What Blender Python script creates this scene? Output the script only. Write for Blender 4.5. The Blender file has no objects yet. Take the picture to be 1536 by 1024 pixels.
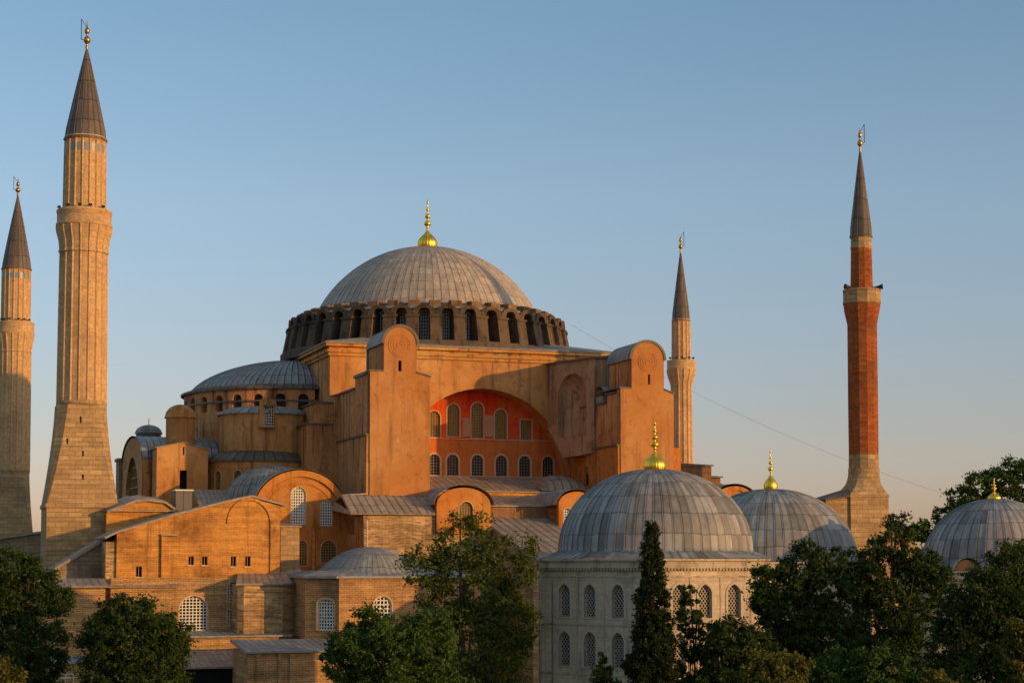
import bpy, math, random
from mathutils import Vector, Matrix
from mathutils.geometry import tessellate_polygon
import numpy as np
R = math.radians
PI = math.pi
SC = bpy.context.scene
COL = SC.collection
# ------------------------------------------------------------------ camera
F = 2681.0; CZ = 17.0; PITCH = R(3.5); CYP = 676.0        # focal length in photo pixels, camera height
cam = bpy.data.objects.new('camera', bpy.data.cameras.new('camera')); COL.objects.link(cam)
cam.location = (0, 0, CZ); cam.rotation_euler = (R(90) + PITCH, 0, 0)
cam.data.sensor_width = 36; cam.data.lens = 36 * F / 1536
cam.data.shift_y = (CYP - 512) / 1536
cam.data.clip_start = 1; cam.data.clip_end = 20000
SC.camera = cam
# ------------------------------------------------------------------ light
SUN_AZ, SUN_EL = 120.0, 8.0            # clockwise from +Y (camera looks +Y): low sun behind the camera's right shoulder
sd = Vector((math.sin(R(SUN_AZ)) * math.cos(R(SUN_EL)), math.cos(R(SUN_AZ)) * math.cos(R(SUN_EL)), math.sin(R(SUN_EL))))
sl = bpy.data.lights.new('sun', 'SUN'); sl.energy = 3.3; sl.angle = R(0.6); sl.color = (1.0, 0.55, 0.155)
so = bpy.data.objects.new('sun', sl); COL.objects.link(so)
so.rotation_euler = sd.to_track_quat('Z', 'Y').to_euler(); so.location = (100, -60, 80)
W = bpy.data.worlds.new('World'); SC.world = W; W.use_nodes = True
nt = W.node_tree; bg = nt.nodes['Background']
sky = nt.nodes.new('ShaderNodeTexSky'); sky.sky_type = 'NISHITA'; sky.sun_disc = False
sky.sun_elevation = R(SUN_EL); sky.sun_rotation = R(SUN_AZ); sky.altitude = 0
sky.air_density = 1.0; sky.dust_density = 0.6; sky.ozone_density = 2.0
# sky tint by elevation: a little less green near the horizon, more above
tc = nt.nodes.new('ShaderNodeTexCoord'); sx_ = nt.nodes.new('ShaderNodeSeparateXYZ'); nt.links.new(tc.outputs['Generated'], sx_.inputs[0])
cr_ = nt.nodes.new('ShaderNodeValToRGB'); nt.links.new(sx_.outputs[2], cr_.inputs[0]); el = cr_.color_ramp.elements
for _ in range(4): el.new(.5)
for e_, (ps, c_) in zip(el, ((0, (1.08, .85, 1.15)), (.037, (1.10, .87, 1.14)), (.08, (1.12, .91, 1.06)), (.20, (1.30, 1.17, 1.20)), (.30, (1.19, 1.19, 1.20)), (.50, (2.7, 2.15, 1.65)))):  # last stop: added overhead brightness and warmth that lifts the shaded walls
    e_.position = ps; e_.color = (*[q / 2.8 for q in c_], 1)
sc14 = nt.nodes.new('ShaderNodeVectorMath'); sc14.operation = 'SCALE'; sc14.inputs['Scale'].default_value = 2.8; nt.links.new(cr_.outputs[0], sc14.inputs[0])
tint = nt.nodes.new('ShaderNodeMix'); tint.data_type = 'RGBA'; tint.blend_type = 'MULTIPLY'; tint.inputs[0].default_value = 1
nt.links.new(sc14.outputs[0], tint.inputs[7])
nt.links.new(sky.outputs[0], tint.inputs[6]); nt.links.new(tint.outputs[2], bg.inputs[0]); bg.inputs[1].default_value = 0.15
vs = SC.view_settings; vs.view_transform = 'Standard'; vs.look = 'None'; vs.exposure = 0.08; vs.gamma = 1; vs.use_curve_mapping = False
SC.cycles.max_bounces = 6

# ------------------------------------------------------------------ picture <-> place
def kxz(px, py):
    xc = (px - 768) / F; zc = (CYP - py) / F
    dy = math.cos(PITCH) - zc * math.sin(PITCH)
    return xc / dy, (math.sin(PITCH) + zc * math.cos(PITCH)) / dy
def at(px, py, Y):
    kx, kz = kxz(px, py); return Vector((kx * Y, Y, CZ + kz * Y))
def zat(py, Y): return CZ + kxz(768, py)[1] * Y

class Frame:
    """plan frame: u along a facade, v away from the viewer"""
    def __init__(s, ox, oy, ang): s.ox, s.oy, s.c, s.s = ox, oy, math.cos(R(ang)), math.sin(R(ang))
    def w(s, u, v, z=0): return Vector((s.ox + u * s.c - v * s.s, s.oy + u * s.s + v * s.c, z))
    def U(s, px, py, v):
        k = kxz(px, py)[0]
        return (k * (s.oy + v * s.c) - s.ox + v * s.s) / (s.c - k * s.s)
    def V(s, px, py, u):
        k = kxz(px, py)[0]
        return (k * (s.oy + u * s.s) - s.ox - u * s.c) / (-s.s - k * s.c)
    def Z(s, py, u, v): return zat(py, s.w(u, v).y)
    def inv(s, p):
        dx, dy = p.x - s.ox, p.y - s.oy; return dx * s.c + dy * s.s, -dx * s.s + dy * s.c
G = Frame(at(641, 450, 250).x, 250, 19)
WF = Frame(0, 0, 0)

# ------------------------------------------------------------------ mesh helper
class MB:
    def __init__(s): s.v = []; s.f = []; s.uv = []; s.sm = []
    def poly(s, pts, uv=None, smooth=False):
        i = len(s.v); s.v += [tuple(p) for p in pts]; s.f.append(tuple(range(i, i + len(pts))))
        s.uv.append(uv or [(0.5, 0.5)] * len(pts)); s.sm.append(smooth)
    def grid(s, P, UVc=None, smooth=True, close=False):
        n, m = len(P), len(P[0]); i0 = len(s.v)
        for row in P: s.v += [tuple(p) for p in row]
        for i in range(n if close else n - 1):
            j2 = (i + 1) % n
            for j in range(m - 1):
                s.f.append((i0 + i * m + j, i0 + j2 * m + j, i0 + j2 * m + j + 1, i0 + i * m + j + 1))
                if UVc: s.uv.append([UVc[i][j], UVc[i + 1][j], UVc[i + 1][j + 1], UVc[i][j + 1]])
                else: s.uv.append([(0.5, 0.5)] * 4)
                s.sm.append(smooth)
    def prism(s, fr, pts, z0, z1):
        """pts: (u, v) counter-clockwise from above; z0/z1 numbers or per-point lists"""
        n = len(pts)
        a = z0 if isinstance(z0, (list, tuple)) else [z0] * n
        b = z1 if isinstance(z1, (list, tuple)) else [z1] * n
        A = [fr.w(p[0], p[1], a[i]) for i, p in enumerate(pts)]; B = [fr.w(p[0], p[1], b[i]) for i, p in enumerate(pts)]
        for i in range(n):
            j = (i + 1) % n; s.poly([A[i], A[j], B[j], B[i]])
        s.poly(B); s.poly(A[::-1])
    def box(s, fr, u0, u1, v0, v1, z0, z1): s.prism(fr, [(u0, v0), (u1, v0), (u1, v1), (u0, v1)], z0, z1)
    def bar(s, a, b, w, d, up):
        """box from a to b, width w across, depth d along 'up'"""
        a, b = Vector(a), Vector(b); t = (b - a)
        if t.length < 1e-6: return
        t.normalize(); n = Vector(up).normalized(); x = t.cross(n).normalized() * (w / 2); y = n * (d / 2)
        A = [a - x - y, a + x - y, a + x + y, a - x + y]; B = [q + (b - a) for q in A]
        for i in range(4):
            j = (i + 1) % 4; s.poly([A[i], A[j], B[j], B[i]])
        s.poly(A[::-1]); s.poly(B)
    def tube(s, pts, rad, n=8, smooth=True):
        pts = [Vector(p) for p in pts]; rings = []
        rr = rad if isinstance(rad, (list, tuple)) else [rad] * len(pts)
        for i, p in enumerate(pts):
            t = (pts[min(i + 1, len(pts) - 1)] - pts[max(i - 1, 0)]).normalized()
            x = t.cross(Vector((0.13, 0.21, 0.97))).normalized()
            if x.length < .1: x = Vector((1, 0, 0))
            y = t.cross(x)
            rings.append([p + (x * math.cos(2 * PI * k / n) + y * math.sin(2 * PI * k / n)) * rr[i] for k in range(n + 1)])
        s.grid(rings, smooth=smooth)
    def lathe(s, cx, cy, prof, n, ribw=0, ribh=0, a0=0.0, a1=2 * PI, smooth=True, scale=(1, 1), rot=0.0, panels=1.0):
        """profile [(r, z)] turned about a vertical axis; ribs are raised seams at each of n divisions"""
        arc = [0]
        for i in range(1, len(prof)): arc.append(arc[-1] + math.hypot(prof[i][0] - prof[i-1][0], prof[i][1] - prof[i-1][1]))
        if abs(a1 - a0 - 2 * PI) < 1e-6: a0 += PI; a1 += PI      # keep the closing seam at the back
        da = (a1 - a0) / n; rows = []; uvs = []
        cr, sr = math.cos(rot), math.sin(rot)
        if ribw: subs = [(-2.2, 0), (-1, 0), (0, 1), (1, 0), (2.2, 0)]
        else: subs = [(0, 0)]
        for i in range(n + 1):
            for q, (o, h) in enumerate(subs):
                row = []; uvr = []
                for j, (r, z) in enumerate(prof):
                    wa = min(ribw / max(r, .05), da * .2) if ribw else 0
                    an = a0 + i * da + o * wa
                    hh = h * ribh * min(1, r / 1.5) if ribw else 0
                    # radial direction follows the profile normal roughly
                    if hh:
                        j0, j1 = max(j - 1, 0), min(j + 1, len(prof) - 1)
                        dr, dz = prof[j1][0] - prof[j0][0], prof[j1][1] - prof[j0][1]; L = math.hypot(dr, dz) or 1
                        nr, nz = dz / L, -dr / L
                        if nr < 0 and nz < 0: nr, nz = -nr, -nz
                        rr, zz = r + abs(nr) * hh, z + abs(nz) * hh
                    else: rr, zz = r, z
                    x, y = rr * math.sin(an) * scale[0], -rr * math.cos(an) * scale[1]
                    row.append(Vector((cx + x * cr - y * sr, cy + x * sr + y * cr, zz)))
                    uvr.append(((i + o * .012 + 1) * panels, arc[j]))
                rows.append(row); uvs.append(uvr)
        s.grid(rows, uvs, smooth)
    def panel(s, fr, a, b, outline, holes=(), thick=0.5):
        """wall standing on the line a-b (outside on the right of a->b), outline and holes in (s, z)"""
        ax, ay = a; bx, by = b; L = math.hypot(bx - ax, by - ay); tx, ty = (bx - ax) / L, (by - ay) / L
        nx, ny = ty, -tx
        def P(q, d): return fr.w(ax + tx * q[0] - nx * d, ay + ty * q[0] - ny * d, q[1])
        loops = [list(outline)] + [list(h) for h in holes]
        flat = [q for l in loops for q in l]
        tris = tessellate_polygon([[Vector((q[0], q[1], 0)) for q in l] for l in loops])
        for d in (0, thick):
            i0 = len(s.v); s.v += [tuple(P(q, d)) for q in flat]
            for t in tris:
                A, B, Cc = [flat[k] for k in t]
                cr = (B[0]-A[0])*(Cc[1]-A[1]) - (B[1]-A[1])*(Cc[0]-A[0])
                if abs(cr) < 1e-9: continue
                t2 = t if (cr > 0) == (d == 0) else t[::-1]
                s.f.append(tuple(i0 + k for k in t2)); s.uv.append([(.5, .5)] * 3); s.sm.append(False)
        for li, l in enumerate(loops):
            for k in range(len(l)):
                p, q = l[k], l[(k + 1) % len(l)]
                s.poly([P(p, 0), P(p, thick), P(q, thick), P(q, 0)])
    def roof(s, eL, eR, rR, rL, n, th=0.14, rib=0.10, ext=0):
        """lead roof slab with standing seams running from eave to ridge"""
        eL, eR, rR, rL = map(Vector, (eL, eR, rR, rL)); nrm = (eR - eL).cross(rL - eL)
        if nrm.length < 1e-6: nrm = (eR - eL).cross(rR - eL)
        nrm.normalize()
        if nrm.z < 0: nrm = -nrm
        dn = -nrm * th; Ls = (rL - eL).length; Lr = (rR - eR).length
        rows = []; uvs = []; m = 5
        for i in range(n + 1):
            t = i / n
            for o, h in ((-1, 0), (0, 1), (1, 0)):
                if (i == 0 and o < 0) or (i == n and o > 0): continue
                a = eL.lerp(eR, t); b = rL.lerp(rR, t); rib_ = rib * .65; d = (eR - eL).normalized() * (o * .05)
                if (i == 0 and o == 0) or (i == n and o == 0): h = 0.6
                rows.append([a.lerp(b, j / m) + d + nrm * (h * rib_) for j in range(m + 1)])
                uvs.append([(i + o * .02 + 1, Ls * j / m) for j in range(m + 1)])
        s.grid(rows, uvs, False)
        for p, q in ((eL, eR), (eR, rR), (rR, rL), (rL, eL)):
            s.poly([p, p + dn, q + dn, q])
        s.poly([eL + dn, rL + dn, rR + dn, eR + dn])
    def surf(s, fn, n, m, rib=0.09):
        """curved lead sheet: fn(t, q) -> point, seams at each of n divisions of t"""
        rows = []; uvs = []
        for i in range(n + 1):
            for o, h in ((-2.2, 0), (-1, 0), (0, 1), (1, 0), (2.2, 0)):
                if (i == 0 and o < 0) or (i == n and o > 0): continue
                row = []; uvr = []; acc = 0; last = None
                for j in range(m + 1):
                    t = min(max((i + o * .06) / n, 0), 1); q = j / m
                    p = fn(t, q); a = fn(min(t + .01, 1), q) - fn(max(t - .01, 0), q); b = fn(t, min(q + .01, 1)) - fn(t, max(q - .01, 0))
                    nn = a.cross(b)
                    if nn.length > 1e-9: nn.normalize()
                    if nn.z < 0: nn = -nn
                    p = p + nn * (h * rib)
                    if last is not None: acc += (p - last).length
                    last = p; row.append(p); uvr.append((i + o * .02 + 1, acc))
                rows.append(row); uvs.append(uvr)
        s.grid(rows, uvs, True)
    def ball(s, c, r, n=10, sz=1.0):
        c = Vector(c)
        prof = [(r * math.sin(PI * i / n), c.z - r * sz * math.cos(PI * i / n)) for i in range(n + 1)]
        s.lathe(c.x, c.y, prof, n + 2)

def link(name, mb, mat, parent=None, label=None):
    root = parent
    off = Vector((0, 0, 0))
    while root is not None:
        off = off + root.location; root = root.parent
    me = bpy.data.meshes.new(name)
    me.from_pydata([(x - off.x, y - off.y, z - off.z) for x, y, z in mb.v], [], mb.f)
    me.polygons.foreach_set('use_smooth', mb.sm)
    uvl = me.uv_layers.new(name='UVMap')
    flat = [c for f in mb.uv for q in f for c in q]
    uvl.data.foreach_set('uv', flat)
    me.materials.append(mat)
    o = bpy.data.objects.new(name, me); COL.objects.link(o)
    if parent is not None: o.parent = parent
    if label: o['label'] = label
    return o
def thing(name, label, cat, loc, group=None, kind=None):
    o = bpy.data.objects.new(name, None); COL.objects.link(o); o.empty_display_size = 1
    o.location = loc; o['label'] = label; o['category'] = cat
    if group: o['group'] = group
    o['kind'] = kind or 'thing'
    return o
def tag(o, label, cat, group=None):
    o['label'] = label; o['category'] = cat; o['kind'] = 'thing'
    if group: o['group'] = group
    return o

# ------------------------------------------------------------------ materials
def new_mat(name):
    m = bpy.data.materials.new(name); m.use_nodes = True
    n = m.node_tree; b = n.nodes['Principled BSDF']; return m, n, b
def N(n, t, **k):
    x = n.nodes.new(t)
    for a, v in k.items(): setattr(x, a, v)
    return x
def pos_node(n): return N(n, 'ShaderNodeNewGeometry')
def noise(n, vec, scale, detail=4, rough=.55, vscale=None):
    if vscale is not None:
        mp = N(n, 'ShaderNodeVectorMath', operation='MULTIPLY'); n.links.new(vec, mp.inputs[0]); mp.inputs[1].default_value = vscale; vec = mp.outputs[0]
    t = N(n, 'ShaderNodeTexNoise'); t.inputs['Scale'].default_value = scale; t.inputs['Detail'].default_value = detail; t.inputs['Roughness'].default_value = rough
    n.links.new(vec, t.inputs['Vector']); return t.outputs['Fac']
def ramp(n, fac, stops):
    r = N(n, 'ShaderNodeValToRGB'); e = r.color_ramp.elements
    while len(e) < len(stops): e.new(0.5)
    for i, (p, c) in enumerate(stops):
        e[i].position = p; e[i].color = (*c, 1) if len(c) == 3 else c
    n.links.new(fac, r.inputs[0]); return r.outputs[0]
def mix(n, fac, a, b, mode='MIX'):
    m = N(n, 'ShaderNodeMix', data_type='RGBA', blend_type=mode)
    def put(s, v):
        if isinstance(v, (int, float)): s.default_value = v
        elif isinstance(v, tuple): s.default_value = (*v, 1)
        else: n.links.new(v, s)
    put(m.inputs[0], fac); put(m.inputs[6], a); put(m.inputs[7], b); return m.outputs[2]
def bump(n, b, h, strength, dist=0.05):
    x = N(n, 'ShaderNodeBump'); x.inputs['Strength'].default_value = strength; x.inputs['Distance'].default_value = dist
    n.links.new(h, x.inputs['Height']); n.links.new(x.outputs[0], b.inputs['Normal'])
def wallvec(n, jit=0.0):
    """(distance along the wall, height) for a wall facing any way"""
    g = pos_node(n)
    cr = N(n, 'ShaderNodeVectorMath', operation='CROSS_PRODUCT'); cr.inputs[0].default_value = (0, 0, 1); n.links.new(g.outputs['True Normal'], cr.inputs[1])
    no = N(n, 'ShaderNodeVectorMath', operation='NORMALIZE'); n.links.new(cr.outputs[0], no.inputs[0])
    dt = N(n, 'ShaderNodeVectorMath', operation='DOT_PRODUCT'); n.links.new(no.outputs[0], dt.inputs[0]); n.links.new(g.outputs['Position'], dt.inputs[1])
    sp = N(n, 'ShaderNodeSeparateXYZ'); n.links.new(g.outputs['Position'], sp.inputs[0])
    cb = N(n, 'ShaderNodeCombineXYZ'); n.links.new(dt.outputs['Value'], cb.inputs[0])
    if jit:
        nz = noise(n, g.outputs['Position'], .35, 3); ma = N(n, 'ShaderNodeMath', operation='MULTIPLY_ADD')
        n.links.new(nz, ma.inputs[0]); ma.inputs[1].default_value = jit; n.links.new(sp.outputs[2], ma.inputs[2]); n.links.new(ma.outputs[0], cb.inputs[1])
    else: n.links.new(sp.outputs[2], cb.inputs[1])
    return g.outputs['Position'], cb.outputs[0]
def sat(n, x, lo, hi): return ramp(n, x, [(lo, (0, 0, 0)), (hi, (1, 1, 1))])

def plaster(name, base, dark, light, streak=.5, patch=.5, bmp=.4):
    m, n, b = new_mat(name); g = pos_node(n); p = g.outputs['Position']
    big = noise(n, p, .16, 6, .6); med = noise(n, p, .9, 6, .65); st = noise(n, p, 1.0, 5, .6, (1.1, 1.1, .09)); fine = noise(n, p, 5, 4, .7)
    c = mix(n, sat(n, big, .40, .62), base, light)
    c = mix(n, sat(n, med, .52, .75), c, dark)
    m1 = N(n, 'ShaderNodeMath', operation='MULTIPLY'); n.links.new(sat(n, st, .52, .70), m1.inputs[0]); m1.inputs[1].default_value = streak
    c = mix(n, m1.outputs[0], c, tuple(x * .42 for x in dark))
    vo = N(n, 'ShaderNodeTexVoronoi', feature='F1'); vo.inputs['Scale'].default_value = .22; vo.inputs['Randomness'].default_value = 1
    dv_ = N(n, 'ShaderNodeVectorMath', operation='ADD'); n.links.new(p, dv_.inputs[0]); wn_ = N(n, 'ShaderNodeTexNoise'); wn_.inputs['Scale'].default_value = .5; wn_.inputs['Detail'].default_value = 6; n.links.new(p, wn_.inputs['Vector']); sc_ = N(n, 'ShaderNodeVectorMath', operation='SCALE'); sc_.inputs['Scale'].default_value = 2.2; n.links.new(wn_.outputs['Color'], sc_.inputs[0]); n.links.new(sc_.outputs[0], dv_.inputs[1]); n.links.new(dv_.outputs[0], vo.inputs['Vector'])
    hs_ = N(n, 'ShaderNodeSeparateXYZ'); n.links.new(vo.outputs['Color'], hs_.inputs[0])
    c = mix(n, .75 * patch + .1, c, ramp(n, hs_.outputs[0], [(0, (.80, .78, .76)), (.5, (1, 1, 1)), (1, (1.15, 1.13, 1.08))]), 'MULTIPLY')
    crk = noise(n, p, .55, 8, .75)
    m3 = N(n, 'ShaderNodeMath', operation='MULTIPLY'); n.links.new(sat(n, crk, .60, .66), m3.inputs[0]); m3.inputs[1].default_value = patch
    c = mix(n, m3.outputs[0], c, tuple(x * .55 for x in base))
    c = mix(n, .35, c, ramp(n, fine, [(.3, (.6, .6, .6)), (.7, (1, 1, 1))]), 'MULTIPLY')
    n.links.new(c, b.inputs['Base Color']); b.inputs['Roughness'].default_value = .92; b.inputs['Specular IOR Level'].default_value = .15
    bump(n, b, med, bmp, .12); return m
def masonry(name, c1, c2, mortar, bw, bh, ms, jit=.3, stain=(.10, .07, .05), stainf=.5, bands=0.0, rough=.9, patchc=None):
    m, n, b = new_mat(name); p, wv = wallvec(n, jit)
    t = N(n, 'ShaderNodeTexBrick'); t.offset = .5; n.links.new(wv, t.inputs['Vector'])
    t.inputs['Color1'].default_value = (*c1, 1); t.inputs['Color2'].default_value = (*c2, 1); t.inputs['Mortar'].default_value = (*mortar, 1)
    t.inputs['Scale'].default_value = 1; t.inputs['Brick Width'].default_value = bw; t.inputs['Row Height'].default_value = bh
    t.inputs['Mortar Size'].default_value = ms; t.inputs['Mortar Smooth'].default_value = .3
    c = t.outputs['Color']
    if patchc:
        c = mix(n, sat(n, noise(n, p, .22, 5, .6), .5, .58), c, patchc)
    if bands:
        c = mix(n, bands, c, ramp(n, noise(n, wv, 1.0, 5, .7, (.10, 2.4, 1)), [(.35, (.50, .46, .44)), (.62, (1.25, 1.2, 1.1))]), 'MULTIPLY')
    big = noise(n, p, .25, 6, .65)
    m1 = N(n, 'ShaderNodeMath', operation='MULTIPLY'); n.links.new(sat(n, big, .48, .72), m1.inputs[0]); m1.inputs[1].default_value = stainf
    c = mix(n, m1.outputs[0], c, stain)
    st = noise(n, p, 1.0, 5, .6, (1.3, 1.3, .10)); m2 = N(n, 'ShaderNodeMath', operation='MULTIPLY'); n.links.new(sat(n, st, .55, .75), m2.inputs[0]); m2.inputs[1].default_value = stainf * .8
    c = mix(n, m2.outputs[0], c, stain)
    c = mix(n, .6, c, ramp(n, noise(n, p, 2.5, 5, .7), [(.3, (.62, .62, .62)), (.7, (1.2, 1.2, 1.2))]), 'MULTIPLY')
    n.links.new(c, b.inputs['Base Color']); b.inputs['Roughness'].default_value = rough; b.inputs['Specular IOR Level'].default_value = .2
    inv = N(n, 'ShaderNodeMath', operation='SUBTRACT'); inv.inputs[0].default_value = 1; n.links.new(t.outputs['Fac'], inv.inputs[1])
    ad = N(n, 'ShaderNodeMath', operation='MULTIPLY_ADD'); n.links.new(noise(n, p, 4, 5, .7), ad.inputs[0]); ad.inputs[1].default_value = 1.2; n.links.new(inv.outputs[0], ad.inputs[2])
    bump(n, b, ad.outputs[0], .5, .05); return m
def lead(name, base, row=2.2, vary=.35, warm=(.25, .19, .14), warmf=.4, rough=.55, line=.35):
    m, n, b = new_mat(name); g = pos_node(n); p = g.outputs['Position']
    uv = N(n, 'ShaderNodeUVMap'); sp = N(n, 'ShaderNodeSeparateXYZ'); n.links.new(uv.outputs[0], sp.inputs[0])
    fu = N(n, 'ShaderNodeMath', operation='FLOOR'); n.links.new(sp.outputs[0], fu.inputs[0])
    dv = N(n, 'ShaderNodeMath', operation='DIVIDE'); n.links.new(sp.outputs[1], dv.inputs[0]); dv.inputs[1].default_value = row
    wob = N(n, 'ShaderNodeMath', operation='MULTIPLY_ADD'); n.links.new(noise(n, p, .5, 3), wob.inputs[0]); wob.inputs[1].default_value = .35; n.links.new(dv.outputs[0], wob.inputs[2]); dv = wob
    fv = N(n, 'ShaderNodeMath', operation='FLOOR'); n.links.new(dv.outputs[0], fv.inputs[0])
    cb = N(n, 'ShaderNodeCombineXYZ'); n.links.new(fu.outputs[0], cb.inputs[0]); n.links.new(fv.outputs[0], cb.inputs[1])
    wn = N(n, 'ShaderNodeTexWhiteNoise', noise_dimensions='2D'); n.links.new(cb.outputs[0], wn.inputs['Vector'])
    fr = N(n, 'ShaderNodeMath', operation='FRACT'); n.links.new(dv.outputs[0], fr.inputs[0])
    rowline = ramp(n, fr.outputs[0], [(0.0, (line,) * 3), (.05, ((line + 1) / 2.2,) * 3), (.075, (1, 1, 1))])
    fru = N(n, 'ShaderNodeMath', operation='FRACT'); n.links.new(sp.outputs[0], fru.inputs[0])
    lu = ramp(n, fru.outputs[0], [(0.0, (1.1, 1.1, 1.1)), (.022, (.30, .28, .26)), (.07, (.40, .38, .36)), (.14, (1, 1, 1)), (.95, (1.04, 1.04, 1.04)), (.985, (1.2, 1.2, 1.2))])  # rib highlight and the dark line beside it are painted into the colour
    c = mix(n, sat(n, noise(n, p, .35, 5, .65), .38, .68), base, warm)
    c0 = mix(n, warmf, base, c)
    c = mix(n, 1.0, c0, ramp(n, wn.outputs['Value'], [(0, (1 - vary,) * 3), (1, (1 + vary * .6,) * 3)]), 'MULTIPLY')
    c = mix(n, 1.0, c, rowline, 'MULTIPLY'); c = mix(n, .95, c, lu, 'MULTIPLY')
    c = mix(n, .4, c, ramp(n, noise(n, p, 3.0, 5, .7, (1, 1, .4)), [(.3, (.55, .55, .55)), (.7, (1.25, 1.25, 1.25))]), 'MULTIPLY')
    c = mix(n, .55, c, ramp(n, noise(n, p, 1.0, 6, .65, (1.4, 1.4, .16)), [(.38, (.62, .58, .55)), (.55, (1, 1, 1)), (.72, (1.22, 1.22, 1.22))]), 'MULTIPLY')
    n.links.new(c, b.inputs['Base Color']); b.inputs['Roughness'].default_value = rough; b.inputs['Specular IOR Level'].default_value = .35
    bump(n, b, noise(n, p, 1.6, 4, .6), .35, .08); return m
def plain(name, col, rough=.8, metal=0.0, spec=.3, nz=0.25, nscale=2.0):
    m, n, b = new_mat(name); g = pos_node(n)
    c = mix(n, nz, col, ramp(n, noise(n, g.outputs['Position'], nscale, 5, .65), [(.3, tuple(x * .5 for x in col)), (.7, tuple(min(1, x * 1.2) for x in col))]))
    n.links.new(c, b.inputs['Base Color']); b.inputs['Roughness'].default_value = rough; b.inputs['Metallic'].default_value = metal; b.inputs['Specular IOR Level'].default_value = spec
    return m
def foliage(name, a, b_, c_):
    m, n, b = new_mat(name); g = pos_node(n)
    c = ramp(n, g.outputs['Random Per Island'], [(0, a), (.6, b_), (1, c_)])
    c = mix(n, .6, c, ramp(n, noise(n, g.outputs['Position'], .55, 3), [(.35, (.55, .6, .5)), (.65, (1.25, 1.2, 1.1))]), 'MULTIPLY')
    n.links.new(c, b.inputs['Base Color']); b.inputs['Roughness'].default_value = .75; b.inputs['Specular IOR Level'].default_value = .15
    tr = N(n, 'ShaderNodeBsdfTranslucent'); n.links.new(c, tr.inputs[0]); ms = N(n, 'ShaderNodeMixShader'); ms.inputs[0].default_value = .25
    n.links.new(b.outputs[0], ms.inputs[1]); n.links.new(tr.outputs[0], ms.inputs[2]); n.links.new(ms.outputs[0], n.nodes['Material Output'].inputs[0])
    return m
M = {}
M['plaster'] = plaster('ochre pink plaster', (.49, .215, .070), (.33, .13, .046), (.58, .31, .12), .7, .75)
M['plaster_stain'] = plaster('stained ochre plaster', (.53, .225, .085), (.27, .11, .048), (.60, .31, .13), 1.0, .9)
M['orange'] = plaster('orange limewash', (.50, .175, .040), (.33, .10, .024), (.55, .24, .065), .6, .6)
M['red'] = plaster('red tympanum paint', (.72, .06, .012), (.45, .05, .012), (.60, .14, .035), .5, .6)
M['red_orange'] = plaster('orange tympanum paint', (.58, .145, .028), (.42, .09, .02), (.62, .20, .05), .5, .5)
M['red_orange'] = plaster('orange tympanum paint', (.58, .15, .035), (.44, .10, .025), (.60, .18, .05), .3, .35)
M['pink_patch'] = plaster('pale repaired plaster', (.48, .23, .13), (.38, .17, .09), (.52, .28, .17), .3, .3)
M['tower'] = plaster('salmon plaster of the stair towers', (.46, .19, .062), (.39, .145, .048), (.50, .25, .095), .5, .6, .2)
M['cornice'] = plaster('stained cornice plaster', (.52, .225, .060), (.22, .09, .035), (.56, .31, .11), .8, .9)
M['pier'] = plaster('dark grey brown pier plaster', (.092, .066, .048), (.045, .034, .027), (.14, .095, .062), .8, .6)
M['pier_warm'] = plaster('warm pier cap plaster', (.19, .115, .06), (.08, .055, .035), (.26, .16, .085), .8, .7)
M['brick'] = masonry('thin roman brick with wide mortar', (.36, .165, .065), (.50, .255, .10), (.54, .36, .18), .6, .21, .045, .35, (.13, .07, .03), .7, .8)
M['brick_pale'] = masonry('banded brick and stone wall', (.33, .17, .075), (.62, .42, .20), (.54, .38, .22), .8, .27, .06, .7, (.13, .075, .035), .8, 1.0)
M['brick_orange'] = masonry('rendered orange brick', (.52, .205, .042), (.62, .27, .060), (.60, .33, .11), .62, .21, .04, .5, (.17, .07, .022), .9, .6, .9, (.62, .29, .065))
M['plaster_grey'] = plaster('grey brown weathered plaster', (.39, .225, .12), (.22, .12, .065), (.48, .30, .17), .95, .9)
M['brick_red'] = masonry('deep red minaret brick', (.40, .105, .026), (.29, .066, .018), (.32, .13, .05), .6, .22, .03, .05, (.14, .05, .02), .6, .6)
M['stone'] = masonry('ashlar limestone', (.50, .33, .165), (.36, .235, .12), (.26, .17, .09), 1.5, .55, .03, .1, (.20, .13, .07), .6, .5)
M['stone_grey'] = masonry('grey weathered ashlar', (.36, .27, .175), (.28, .205, .135), (.2, .15, .10), 1.4, .5, .03, .1, (.13, .095, .065), .7, .5)
M['flute'] = masonry('fluted minaret stone', (.62, .395, .205), (.56, .35, .175), (.45, .275, .14), .9, .8, .015, .05, (.28, .165, .085), .6, .5)
M['marble'] = masonry('weathered pale marble facing', (.58, .47, .34), (.52, .425, .31), (.38, .30, .22), 2.4, 1.1, .015, .0, (.22, .16, .11), .85, .3)
M['marble_trim'] = plaster('carved marble trim', (.46, .37, .27), (.24, .18, .13), (.50, .42, .32), .8, .6)
M['lead'] = lead('weathered lead sheet', (.265, .265, .26), 2.3, .20)
M['lead_dome'] = lead('main dome lead', (.38, .335, .285), 1.45, .16, (.44, .31, .22), .65, line=.55)
M['lead_tomb'] = lead('tomb dome lead', (.25, .25, .25), 1.75, .46, (.30, .24, .19), .5, line=.45)
M['lead_dark'] = lead('dark brown spire lead', (.125, .098, .082), 2.6, .22, (.13, .09, .065), .5)
M['lead_brown'] = lead('brownish roof lead', (.33, .265, .205), 2.6, .18, (.28, .19, .13), .5)
M['gold'] = plain('gilded copper', (1.0, .60, .07), .36, 1.0, .5, .3, 3)
M['bronze'] = plain('dull gilded bronze', (.55, .30, .07), .38, 1.0, .5, .4, 4)
M['iron'] = plain('dark iron', (.03, .027, .025), .6, .3)
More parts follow.
